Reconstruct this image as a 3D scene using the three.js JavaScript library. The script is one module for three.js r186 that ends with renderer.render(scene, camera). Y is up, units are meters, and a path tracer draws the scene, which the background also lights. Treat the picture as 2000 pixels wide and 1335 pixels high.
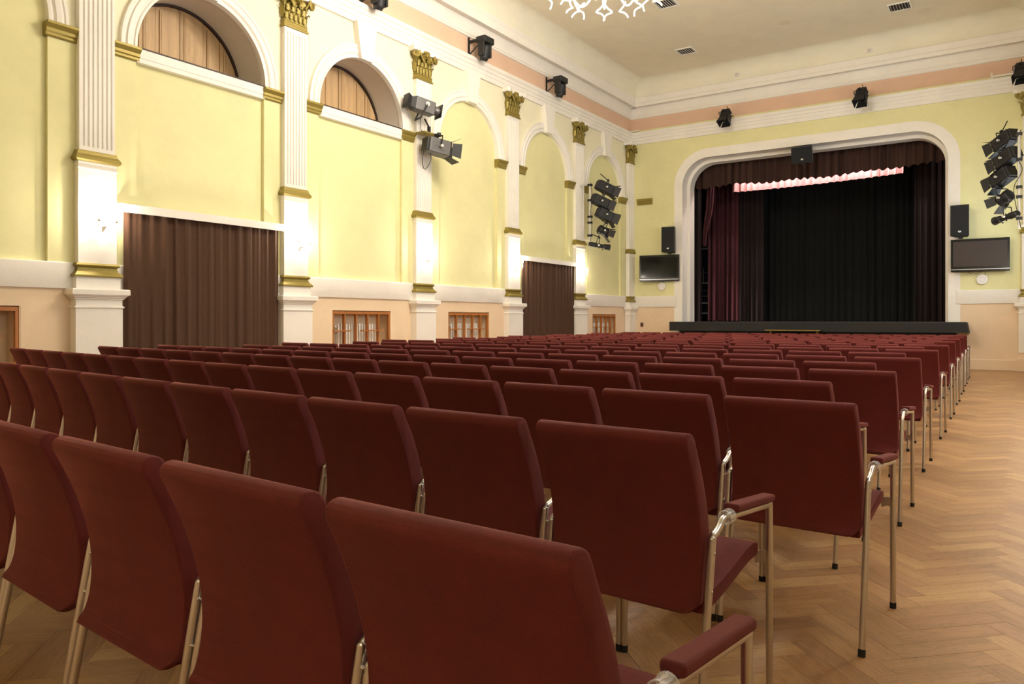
import * as THREE from 'three';
import { RoundedBoxGeometry } from 'three/addons/geometries/RoundedBoxGeometry.js';
import { RectAreaLightUniformsLib } from 'three/addons/lights/RectAreaLightUniformsLib.js';
import { mergeGeometries, toCreasedNormals } from 'three/addons/utils/BufferGeometryUtils.js';

// ---------------------------------------------------------------- camera, exposure
const scene = new THREE.Scene();
scene.background = new THREE.Color(0, 0, 0);
const F = 1476.58, V0 = 625.4;
const camera = new THREE.PerspectiveCamera(2 * Math.atan(667.5 / F) * 180 / Math.PI, 2000 / 1335, 0.05, 100);
camera.position.set(0, 1.2, 0);
camera.rotation.set(0, 0.5931, 0);
camera.setViewOffset(2000, 1335, 0, 667.5 - V0, 2000, 1335);
scene.add(camera);
const renderer = new THREE.WebGLRenderer({ antialias: true });
renderer.toneMapping = THREE.LinearToneMapping;
renderer.toneMappingExposure = 1.29;
RectAreaLightUniformsLib.init();
renderer.shadowMap.enabled = true;
renderer.shadowMap.type = THREE.PCFSoftShadowMap;
const CHANDELIER_CD = 6.3, SCONCE_CD = 1.2, DAYLIGHT = 2.8;
const LAMP_WARM = new THREE.Color(1.0, 0.93, 0.83), SCONCE_WARM = new THREE.Color(1.0, 0.90, 0.74);

// ---------------------------------------------------------------- room measures (metres)
const XW = 10.15, XR = 0.45, ZF = 21.72, ZB = 2.2, YC = 8.5;
const PIL0 = 5.188, PIL_STEP = 3.274;                 // pilaster centres along the long walls

// ---------------------------------------------------------------- seeded random and noise
function rng(seed) { let s = seed >>> 0; return () => { s = (s + 0x6D2B79F5) >>> 0; let t = s; t = Math.imul(t ^ (t >>> 15), t | 1); t ^= t + Math.imul(t ^ (t >>> 7), t | 61); return ((t ^ (t >>> 14)) >>> 0) / 4294967296; }; }
function hash2(x, y, s) { let h = Math.imul(x, 374761393) ^ Math.imul(y, 668265263) ^ Math.imul(s, 2246822519); h = Math.imul(h ^ (h >>> 13), 1274126177); return ((h ^ (h >>> 16)) >>> 0) / 4294967296; }
function vnoise(x, y, px, py, s) {           // tileable value noise with periods px, py
  const xi = Math.floor(x), yi = Math.floor(y), fx = x - xi, fy = y - yi;
  const u = fx * fx * (3 - 2 * fx), v = fy * fy * (3 - 2 * fy);
  const m = (a, p) => ((a % p) + p) % p;
  const a = hash2(m(xi, px), m(yi, py), s), b = hash2(m(xi + 1, px), m(yi, py), s), c = hash2(m(xi, px), m(yi + 1, py), s), d = hash2(m(xi + 1, px), m(yi + 1, py), s);
  return (a * (1 - u) + b * u) * (1 - v) + (c * (1 - u) + d * u) * v;
}
function dataTex(w, h, fn, srgb = true) {
  const d = new Uint8Array(w * h * 4);
  for (let y = 0; y < h; y++) for (let x = 0; x < w; x++) {
    const c = fn(x / w, y / h), i = (y * w + x) * 4;
    d[i] = Math.max(0, Math.min(255, c[0])); d[i + 1] = Math.max(0, Math.min(255, c[1])); d[i + 2] = Math.max(0, Math.min(255, c[2])); d[i + 3] = 255;
  }
  const t = new THREE.DataTexture(d, w, h, THREE.RGBAFormat);
  t.wrapS = t.wrapT = THREE.RepeatWrapping; t.magFilter = THREE.LinearFilter; t.minFilter = THREE.LinearMipmapLinearFilter; t.generateMipmaps = true;
  if (srgb) t.colorSpace = THREE.SRGBColorSpace;
  t.needsUpdate = true; return t;
}
const plasterTex = dataTex(512, 512, (u, v) => {
  const n = 0.5 * vnoise(u * 6, v * 6, 6, 6, 1) + 0.3 * vnoise(u * 23, v * 23, 23, 23, 2) + 0.2 * vnoise(u * 90, v * 90, 90, 90, 3);
  const k = 244 + 11 * n; return [k, k, k - 1];
});
const plasterBump = dataTex(512, 512, (u, v) => { const n = 0.6 * vnoise(u * 40, v * 40, 40, 40, 7) + 0.4 * vnoise(u * 120, v * 120, 120, 120, 8); const k = 255 * n; return [k, k, k]; }, false);
const fabricTex = dataTex(512, 512, (u, v) => {
  const thread = 0.5 + 0.5 * Math.sin(v * Math.PI * 2 * 128), n = vnoise(u * 200, v * 256, 200, 256, 11), m = vnoise(u * 9, v * 9, 9, 9, 12), q = vnoise(u * 60, v * 128, 60, 128, 13);
  const k = 180 + 16 * thread + 26 * n + 18 * q + 15 * m; return [k, k, k];
});
const fabricBump = dataTex(512, 512, (u, v) => { const k = 128 + 70 * Math.sin(v * Math.PI * 2 * 128) * Math.sin(u * Math.PI * 2 * 128) + 57 * (vnoise(u * 128, v * 128, 128, 128, 15) - 0.5); return [k, k, k]; }, false);
const oakTex = dataTex(1024, 1024, (u, v) => {
  const warp = 0.012 * (vnoise(u * 5, v * 8, 5, 8, 20) - 0.5);
  const vv = v + warp;
  const broad = vnoise(u * 3, vv * 26, 3, 26, 21), mid = vnoise(u * 7, vv * 90, 7, 90, 22), fine = vnoise(u * 26, vv * 330, 26, 330, 23);
  const pore = Math.max(0, vnoise(u * 70, vv * 440, 70, 440, 24) - 0.68) * 3.0;
  const cath = 0.5 + 0.5 * Math.sin((vv * 60 + 5 * vnoise(u * 2, vv * 9, 2, 9, 25)) * Math.PI * 2);
  const k = 0.90 + 0.07 * broad + 0.06 * mid + 0.07 * fine + 0.03 * cath - 0.17 * pore;
  return [232 * k, 224 * k * (0.985 + 0.02 * broad), 212 * k * (0.96 + 0.05 * broad)];
});
const pineTex = dataTex(512, 512, (u, v) => {
  const uu = u + 0.02 * (vnoise(u * 4, v * 3, 4, 3, 31) - 0.5), b = vnoise(uu * 20, v * 2, 20, 2, 32), f = vnoise(uu * 150, v * 9, 150, 9, 33);
  const k = 208 + 26 * b + 18 * f; return [k, k * 0.985, k * 0.96];
});
const velvetTex = dataTex(256, 256, (u, v) => { const k = 214 + 14 * vnoise(u * 40, v * 30, 40, 30, 41) + 22 * vnoise(u * 128, v * 128, 128, 128, 42); return [k, k, k]; });

// ---------------------------------------------------------------- materials
const hex = (r, g, b) => new THREE.Color().setRGB(r / 255, g / 255, b / 255, THREE.SRGBColorSpace);
function std(color, o = {}) { return new THREE.MeshStandardMaterial({ color, roughness: 0.8, metalness: 0, ...o }); }
function rep(t, x, y) { const c = t.clone(); c.repeat.set(x, y); c.needsUpdate = true; return c; }
const plA = rep(plasterTex, 0.45, 0.45), plB = rep(plasterBump, 1.2, 1.2);
const M = {
  yellow: std(hex(232, 226, 172), { map: plA, bumpMap: plB, bumpScale: 0.0004, roughness: 0.75 }),
  cream: std(hex(240, 233, 204), { map: plA, bumpMap: plB, bumpScale: 0.0004, roughness: 0.75 }),
  peach: std(hex(234, 208, 176), { map: plA, bumpMap: plB, bumpScale: 0.0004, roughness: 0.8 }),
  frieze: std(hex(224, 188, 162), { map: plA, bumpMap: plB, bumpScale: 0.0004, roughness: 0.85 }),
  white: std(hex(243, 237, 228), { map: plA, bumpMap: plB, bumpScale: 0.0006, roughness: 0.6 }),
  ceiling: std(hex(238, 228, 205), { map: plA, bumpMap: plB, bumpScale: 0.0004, roughness: 0.9 }),
  cove: std(hex(240, 234, 214), { map: plA, roughness: 0.85 }),
  gold: std(hex(146, 129, 62), { metalness: 0.4, roughness: 0.45 }),
  shutter: std(hex(206, 172, 128), { map: rep(pineTex, 1, 1), roughness: 0.6 }),
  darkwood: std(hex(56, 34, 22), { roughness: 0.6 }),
  grille: std(hex(188, 118, 52), { map: rep(pineTex, 2, 2), roughness: 0.5 }),
  radiator: std(hex(238, 234, 226), { roughness: 0.4 }),
  pipe: std(hex(180, 172, 160), { metalness: 0.6, roughness: 0.4 }),
  fabric: new THREE.MeshPhysicalMaterial({ color: hex(112, 33, 29), map: rep(fabricTex, 3, 3), bumpMap: rep(fabricBump, 3, 3), bumpScale: 0.0005, roughness: 0.9, sheen: 0.8, sheenColor: hex(215, 120, 108), sheenRoughness: 0.45 }),
  fabricSeam: std(hex(92, 26, 26), { roughness: 0.9 }),
  steel: std(new THREE.Color(0.60, 0.575, 0.55), { metalness: 1, roughness: 0.3 }),
  screw: std(new THREE.Color(0.7, 0.7, 0.7), { metalness: 1, roughness: 0.2 }),
  rubber: std(hex(22, 21, 20), { roughness: 0.7 }),
  plastic: new THREE.MeshPhysicalMaterial({ color: 0xffffff, transmission: 0.75, roughness: 0.15, thickness: 0, ior: 1.45 }),
  paper: std(hex(240, 238, 232), { roughness: 0.7 }),
  curtain: std(hex(80, 52, 33), { map: rep(velvetTex, 2, 2), roughness: 0.95 }),
  valance: std(hex(66, 40, 30), { map: rep(velvetTex, 2, 2), roughness: 0.95 }),
  redVelvet: std(hex(74, 24, 30), { map: rep(velvetTex, 2, 2), roughness: 0.9 }),
  plumVelvet: std(hex(34, 17, 18), { map: rep(velvetTex, 2, 2), roughness: 0.95 }),
  pinkBorder: std(hex(226, 158, 156), { map: rep(velvetTex, 2, 2), roughness: 0.9 }),
  blackVelvet: std(hex(16, 19, 18), { map: rep(velvetTex, 2, 2), roughness: 0.95 }),
  stageBlack: std(hex(30, 29, 29), { roughness: 0.75 }),
  stageFloor: std(hex(30, 28, 27), { roughness: 0.6 }),
  black: std(hex(26, 26, 27), { roughness: 0.55 }),
  blackMetal: std(hex(32, 31, 32), { roughness: 0.5, metalness: 0.2 }),
  greyMetal: std(hex(98, 96, 96), { roughness: 0.4, metalness: 0.5 }),
  paleMetal: std(hex(206, 200, 190), { roughness: 0.45, metalness: 0.2 }),
  lens: new THREE.MeshPhysicalMaterial({ color: hex(40, 44, 48), roughness: 0.08, metalness: 0, clearcoat: 1 }),
  cable: std(hex(40, 38, 36), { roughness: 0.6 }),
  brass: std(hex(150, 128, 70), { metalness: 0.7, roughness: 0.4 }),
  screen: new THREE.MeshPhysicalMaterial({ color: hex(12, 11, 10), roughness: 0.12, specularIntensity: 0.5 }),
  screenMattGlare: new THREE.MeshPhysicalMaterial({ color: hex(58, 48, 44), roughness: 0.4, specularIntensity: 0.6 }),  // matt screen with the reflected glare put into its base colour
  bezel: new THREE.MeshPhysicalMaterial({ color: hex(14, 14, 15), roughness: 0.25, specularIntensity: 0.6 }),
  silver: std(hex(176, 176, 180), { metalness: 0.8, roughness: 0.3 }),
  grilleCloth: std(hex(22, 23, 25), { roughness: 0.85 }),
  whitePlastic: std(hex(236, 232, 224), { roughness: 0.4 }),
  ironWhite: std(hex(230, 222, 206), { roughness: 0.5 }),
  bulb: std(hex(255, 244, 224), { emissive: new THREE.Color(1, 0.9, 0.72), emissiveIntensity: 6 }),
  glowGlass: std(hex(255, 250, 240), { emissive: new THREE.Color(1, 0.95, 0.86), emissiveIntensity: 1.3, roughness: 0.2 }),
  ventDark: std(hex(40, 34, 30), { roughness: 0.9 }),
  patch: std(hex(228, 216, 190), { roughness: 0.9 }),
  subfloor: std(hex(70, 46, 28), { roughness: 0.9 }),
  brownPlastic: std(hex(96, 60, 40), { roughness: 0.5 }),
  navy: std(hex(40, 48, 62), { roughness: 0.9 }),
};
const OAK_TONES = [[186, 147, 104], [192, 153, 109], [180, 139, 98], [201, 164, 117], [176, 137, 100], [188, 149, 106], [183, 143, 103]];
const oakMats = OAK_TONES.map(c => std(hex(...c).multiplyScalar(0.98), { map: oakTex, roughness: 0.42 }));
const oakField = std(new THREE.Color(1, 1, 1), { map: oakTex, roughness: 0.42, vertexColors: true });

// ---------------------------------------------------------------- object helpers
const taken = new Map();
function numbered(name) { const n = taken.get(name) || 0; taken.set(name, n + 1); return n ? `${name}_${String(n).padStart(3, '0')}` : name; }
function shadow(o) { o.castShadow = true; o.receiveShadow = true; return o; }
function mesh(name, geo, mat, parent) { const m = shadow(new THREE.Mesh(geo, mat)); m.name = name; parent.add(m); return m; }
function thing(name, label, category, pos = [0, 0, 0], rotY = 0, group) {
  const g = new THREE.Group(); g.name = numbered(name); g.position.set(...pos); g.rotation.y = rotY;
  g.userData = { label, category }; if (group) g.userData.group = group;
  scene.add(g); return g;
}
function structure(name, pos = [0, 0, 0], rotY = 0, label, category) {
  const g = new THREE.Group(); g.name = name; g.position.set(...pos); g.rotation.y = rotY; g.userData = { kind: 'structure', label, category }; scene.add(g); return g;
}
// ---------------------------------------------------------------- geometry helpers
function clean(g) { const n = g.index ? g.toNonIndexed() : g; for (const k of Object.keys(n.attributes)) if (!['position', 'normal', 'uv', 'color'].includes(k)) n.deleteAttribute(k); n.morphAttributes = {}; n.clearGroups(); return n; }
function G(...list) { const a = list.flat().map(clean); return a.length === 1 ? a[0] : mergeGeometries(a, false); }
function box(w, h, d, x = 0, y = 0, z = 0) { const g = new THREE.BoxGeometry(w, h, d); g.translate(x, y, z); boxUV(g, w, h, d); return g; }
function boxUV(g, w, h, d) { const uv = g.attributes.uv, p = g.attributes.position, n = g.attributes.normal; for (let i = 0; i < uv.count; i++) { const nx = Math.abs(n.getX(i)), ny = Math.abs(n.getY(i)); if (nx > 0.5) uv.setXY(i, p.getZ(i), p.getY(i)); else if (ny > 0.5) uv.setXY(i, p.getX(i), p.getZ(i)); else uv.setXY(i, p.getX(i), p.getY(i)); } }
function planarUV(g) { const uv = g.attributes.uv, p = g.attributes.position, n = g.attributes.normal; for (let i = 0; i < uv.count; i++) { const nx = Math.abs(n.getX(i)), ny = Math.abs(n.getY(i)), nz = Math.abs(n.getZ(i)); if (nx >= ny && nx >= nz) uv.setXY(i, p.getZ(i), p.getY(i)); else if (ny >= nz) uv.setXY(i, p.getX(i), p.getZ(i)); else uv.setXY(i, p.getX(i), p.getY(i)); } return g; }
function rbox(w, h, d, r = 0.01, x = 0, y = 0, z = 0, seg = 2) { const g = new RoundedBoxGeometry(w, h, d, seg, r); g.translate(x, y, z); return g; }
const V3 = (x, y, z) => new THREE.Vector3(x, y, z);
function rod(a, b, r, seg = 12, r2 = r, open = false) {
  const A = V3(...a), B = V3(...b), d = B.clone().sub(A), L = d.length();
  const g = new THREE.CylinderGeometry(r2, r, L, seg, 1, open); g.translate(0, L / 2, 0);
  g.applyQuaternion(new THREE.Quaternion().setFromUnitVectors(V3(0, 1, 0), d.normalize())); g.translate(A.x, A.y, A.z); return g;
}
function tube(pts, r, n = 24, seg = 8, tension = 0.5) { const c = new THREE.CatmullRomCurve3(pts.map(p => V3(...p)), false, 'catmullrom', tension); return new THREE.TubeGeometry(c, n, r, seg, false); }
function lathe(pts, seg = 24) { return new THREE.LatheGeometry(pts.map(p => new THREE.Vector2(...p)), seg); }
function ball(r, x, y, z, ws = 10, hs = 8, sx = 1, sy = 1, sz = 1) { const g = new THREE.SphereGeometry(r, ws, hs); g.scale(sx, sy, sz); g.translate(x, y, z); return g; }
function crease(g, deg = 35) { return toCreasedNormals(g, deg * Math.PI / 180); }
function poly(pts) { const s = new THREE.Shape(); pts.forEach((p, i) => i ? s.lineTo(...p) : s.moveTo(...p)); s.closePath(); return s; }
// extrude a shape drawn in (x, y) from z = d0 to z = d1
function slab(shape, d0, d1, curve = 24) { const g = new THREE.ExtrudeGeometry(shape, { depth: d1 - d0, bevelEnabled: false, curveSegments: curve }); g.translate(0, 0, d0); return planarUV(g); }
// profile polygon in (d, y), run along local x from a0 to a1
const mouldBasis = new THREE.Matrix4().makeBasis(V3(0, 0, 1), V3(0, 1, 0), V3(-1, 0, 0));
function mould(profile, a0, a1, deg = 28) { const g = new THREE.ExtrudeGeometry(poly(profile), { depth: a1 - a0, bevelEnabled: false }); g.applyMatrix4(mouldBasis); g.translate(a1, 0, 0); return planarUV(crease(g, deg)); }
// profile of (offset, y) wrapped round three sides of a pier of half width hw and depth dep
function wrap(profile, hw, dep) {
  const pos = []; const ring = ([o, y]) => [[-hw - o, y, -0.02], [-hw - o, y, dep + o], [hw + o, y, dep + o], [hw + o, y, -0.02]];
  const quad = (a, b, c, d) => pos.push(...a, ...b, ...c, ...a, ...c, ...d);
  for (let i = 0; i + 1 < profile.length; i++) { const A = ring(profile[i]), B = ring(profile[i + 1]); for (let k = 0; k < 3; k++) quad(A[k], A[k + 1], B[k + 1], B[k]); }
  const b = ring(profile[0]), t = ring(profile[profile.length - 1]); quad(b[3], b[2], b[1], b[0]); quad(t[0], t[1], t[2], t[3]);
  const g = new THREE.BufferGeometry(); g.setAttribute('position', new THREE.Float32BufferAttribute(pos, 3)); g.setAttribute('uv', new THREE.Float32BufferAttribute(new Float32Array(pos.length / 3 * 2), 2)); g.computeVertexNormals(); return planarUV(g);
}
// profile of (radius, d) turned through the upper half circle, axis out of the wall
const archBasis = new THREE.Matrix4().makeBasis(V3(-1, 0, 0), V3(0, 0, 1), V3(0, 1, 0));
function archMould(profile, a0 = 0, a1 = Math.PI, seg = 40) { const g = new THREE.LatheGeometry(profile.map(p => new THREE.Vector2(...p)), seg, -Math.PI / 2 + a0, a1 - a0); g.applyMatrix4(archBasis); return planarUV(crease(g.toNonIndexed(), 30)); }
function archShape(cx, w, y0, ys) { const s = new THREE.Shape(); s.moveTo(cx - w, y0); s.lineTo(cx + w, y0); s.lineTo(cx + w, ys); s.absarc(cx, ys, w, 0, Math.PI, false); s.lineTo(cx - w, y0); return s; }
function archHole(cx, w, y0, ys) { const s = new THREE.Path(); s.moveTo(cx - w, y0); s.lineTo(cx + w, y0); s.lineTo(cx + w, ys); s.absarc(cx, ys, w, 0, Math.PI, false); s.lineTo(cx - w, y0); return s; }
function rectHole(x0, x1, y0, y1) { const s = new THREE.Path(); s.moveTo(x0, y0); s.lineTo(x1, y0); s.lineTo(x1, y1); s.lineTo(x0, y1); s.closePath(); return s; }
const rect = (x0, x1, y0, y1) => poly([[x0, y0], [x1, y0], [x1, y1], [x0, y1]]);
// pleated cloth, x from 0 to w, y from 0 to h, with a little thickness
function cloth(w, h, { folds = 12, amp = 0.04, seed = 1, ny = 8, hem = 0, per = 10, bottom = null, gather = 0.55 } = {}) {
  const r = rng(seed), nx = Math.round(folds * per), ph = [], am = [];
  for (let i = 0; i < 6; i++) { ph.push(r() * 6.28); am.push(0.5 + r()); }
  const P = (u, t) => {
    const k = gather + (1 - gather) * t, x = u * w, a = u * folds * 6.283;
    const z = amp * k * (Math.sin(a + 0.9 * Math.sin(a * 0.13 * am[0] + ph[0]) * am[1]) * (0.7 + 0.3 * Math.sin(a * 0.21 + ph[1])) + 0.35 * Math.sin(a * 0.5 * am[2] + ph[2] + 0.6 * t) + 0.22 * Math.sin(a * 2.07 + ph[3]));
    const yb = bottom ? bottom(u) : 0;
    return [x + 0.25 * amp * Math.sin(a * 1.0 + ph[4] + 1.2) * k, yb + (h - yb) * (1 - t) + hem * Math.sin(a + ph[5]) * t, z];
  };
  const pos = [], uv = [], idx = [];
  for (const off of [0, -0.004]) for (let j = 0; j <= ny; j++) for (let i = 0; i <= nx; i++) { const p = P(i / nx, j / ny); pos.push(p[0], p[1], p[2] + off); uv.push(p[0], p[1]); }
  const S = (nx + 1) * (ny + 1);
  for (let j = 0; j < ny; j++) for (let i = 0; i < nx; i++) { const a = j * (nx + 1) + i, b = a + 1, c = a + nx + 1, d = c + 1; idx.push(a, c, b, b, c, d); idx.push(S + a, S + b, S + c, S + b, S + d, S + c); }
  for (let i = 0; i < nx; i++) { const a = ny * (nx + 1) + i; idx.push(a, S + a, a + 1, a + 1, S + a, S + a + 1); }
  const g = new THREE.BufferGeometry(); g.setAttribute('position', new THREE.Float32BufferAttribute(pos, 3)); g.setAttribute('uv', new THREE.Float32BufferAttribute(uv, 2)); g.setIndex(idx); g.computeVertexNormals(); return g;
}
const ORD = ['', 'first', 'second', 'third', 'fourth', 'fifth', 'sixth', 'seventh', 'eighth', 'ninth', 'tenth', 'eleventh', 'twelfth', 'thirteenth', 'fourteenth', 'fifteenth', 'sixteenth', 'seventeenth', 'eighteenth', 'nineteenth'];

// ================================================================ THE ROOM
// ---- floor: oak herringbone
{
  const floor = structure('floor', [0, 0, 0], 0, 'oak herringbone parquet floor', 'floor');
  mesh('subfloor', box(XR + XW + 0.8, 0.1, ZF + ZB + 0.4, (XR - XW) / 2, -0.072, (ZB - ZF) / 2), M.subfloor, floor);
  const L = 0.42, n = 4, w = L / n, gap = 0.0003, ch = 0.0006, H = 0.02;
  const plankGeo = (ru, rv, col) => {
    const hl = L / 2 - gap, hw = w / 2 - gap, pos = [], nor = [], uv = [], colr = [];
    const T = [[-hl + ch, 0, -hw + ch], [hl - ch, 0, -hw + ch], [hl - ch, 0, hw - ch], [-hl + ch, 0, hw - ch]];
    const C = [[-hl, -ch, -hw], [hl, -ch, -hw], [hl, -ch, hw], [-hl, -ch, hw]], B = C.map(p => [p[0], -H, p[2]]);
    const q = (a, b, c, d, nn) => { for (const p of [a, b, c, a, c, d]) { pos.push(...p); nor.push(...nn); uv.push((p[0]) / 1.3 + ru, p[2] / 1.3 + rv); if (col) colr.push(...col); } };
    q(T[0], T[3], T[2], T[1], [0, 1, 0]);
    const N = [[0, 0, -1], [1, 0, 0], [0, 0, 1], [-1, 0, 0]];
    for (let k = 0; k < 4; k++) { const m = (k + 1) % 4; q(T[k], T[m], C[m], C[k], [N[k][0] * 0.707, 0.707, N[k][2] * 0.707]); q(C[k], C[m], B[m], B[k], N[k]); }
    const g = new THREE.BufferGeometry(); g.setAttribute('position', new THREE.Float32BufferAttribute(pos, 3)); g.setAttribute('normal', new THREE.Float32BufferAttribute(nor, 3)); g.setAttribute('uv', new THREE.Float32BufferAttribute(uv, 2));
    if (col) g.setAttribute('color', new THREE.Float32BufferAttribute(colr, 3));
    return g;
  };
  const r = rng(77), c45 = Math.SQRT1_2, ox = -0.05, oz = -3.3, planks = [];
  const x0 = -XW - 0.1, x1 = XR + 0.1, z0 = -ZF - 0.1, z1 = ZB + 0.1;
  const s = Math.sin(0.5931), c = Math.cos(0.5931);
  const put = (gx, gy, vert) => {
    const x = ox + (gx - gy) * c45, z = oz + (gx + gy) * c45;
    if (x < x0 || x > x1 || z < z0 || z > z1) return;
    const fw = -s * x - c * z, u = 1000 + F * (c * x - s * z) / fw, v = V0 + F * 1.2 / fw;
    const vis = fw > 0.3 && u > -40 && u < 2040 && v < 1380 && (x > -1.1 || fw < 3.2);
    planks.push({ x, z, rot: vert ? -3 * Math.PI / 4 : -Math.PI / 4, fw: vis ? fw : 1e9, k: Math.floor(r() * OAK_TONES.length), ru: r(), rv: r(), dy: (r() - 0.5) * 0.0006, t: 0.95 + 0.1 * r() });
  };
  const R = 360;
  for (let j = -R; j <= R; j++) for (let m = -40; m <= 40; m++) {
    const hx = (j + 2 * n * m) * w; put(hx + L / 2, j * w + w / 2, false);
    const vy = (j - (2 * n - 1) - 2 * n * m) * w; put(j * w + w / 2, vy + L / 2, true);
  }
  planks.sort((a, b) => a.fw - b.fw);
  const variants = []; for (let i = 0; i < 14; i++) variants.push(plankGeo(r(), r()));
  const pos = [], nor = [], uv = [], col = [], mt = new THREE.Matrix4(), nm = new THREE.Matrix3(), v = new THREE.Vector3();
  planks.forEach((p, i) => {
    if (i < 300) { const m = mesh('floor_plank', variants[i % 14], oakMats[p.k], floor); m.position.set(p.x, p.dy, p.z); m.rotation.y = p.rot; return; }
    const tone = hex(...OAK_TONES[p.k]).multiplyScalar(0.98 * p.t), g = plankGeo(p.ru, p.rv, [tone.r, tone.g, tone.b]);
    mt.makeRotationY(p.rot); mt.setPosition(p.x, p.dy, p.z); g.applyMatrix4(mt);
    for (const [k, arr] of [['position', pos], ['normal', nor], ['uv', uv], ['color', col]]) { const a = g.attributes[k].array; for (let q = 0; q < a.length; q++) arr.push(a[q]); }
  });
  const fg = new THREE.BufferGeometry(); fg.setAttribute('position', new THREE.Float32BufferAttribute(pos, 3)); fg.setAttribute('normal', new THREE.Float32BufferAttribute(nor, 3)); fg.setAttribute('uv', new THREE.Float32BufferAttribute(uv, 2)); fg.setAttribute('color', new THREE.Float32BufferAttribute(col, 3));
  const field = mesh('parquet_field', fg, oakField, floor); field.userData.kind = 'stuff';
}

// ---- shared wall profiles
const ENTAB = [[-0.06, 6.66], [0.05, 6.66], [0.05, 6.76], [0.065, 6.77], [0.065, 6.85], [0.085, 6.86], [0.085, 6.93], [0.11, 6.95], [0.125, 6.99], [0.125, 7.025], [0.03, 7.045], [-0.06, 7.045]];
const CORNICE = [[-0.06, 7.46], [0.0, 7.46], [0.03, 7.475], [0.03, 7.51], [0.045, 7.525], [0.045, 7.56], [0.03, 7.57], [0.045, 7.66], [0.085, 7.76], [0.10, 7.80], [0.25, 7.80], [0.25, 7.765], [0.285, 7.765], [0.295, 7.86], [0.275, 7.875], [0.275, 7.90], [0.30, 7.96], [0.315, 8.02], [0.30, 8.04], [-0.06, 8.04]];
const COVE = (() => { const p = [[-0.06, 8.03], [0.27, 8.03], [0.275, 8.1]]; for (let i = 1; i <= 12; i++) { const a = i / 12 * Math.PI / 2; p.push([0.28 + 0.36 * (1 - Math.cos(a)), 8.1 + 0.4 * Math.sin(a)]); } p.push([0.66, 8.56], [-0.06, 8.56]); return p; })();
const DADO_TOP = 1.61, BAND_TOP = 1.945;
const BAND = [[-0.06, DADO_TOP], [0.028, DADO_TOP], [0.03, DADO_TOP + 0.005], [0.03, BAND_TOP - 0.01], [0.022, BAND_TOP], [-0.06, BAND_TOP]];
const BASEBOARD = [[-0.06, 0], [0.03, 0], [0.03, 0.24], [0.02, 0.255], [-0.06, 0.255]];
function upperTrim(wall, a0, a1) {
  mesh('entablature', mould(ENTAB, a0, a1), M.white, wall);
  mesh('frieze', slab(rect(a0, a1, 7.0, 7.5), -0.3, -0.005), M.frieze, wall);
  mesh('cornice', mould(CORNICE, a0, a1), M.white, wall);
  mesh('cove', mould(COVE, a0, a1, 60), M.cove, wall);
}

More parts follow.
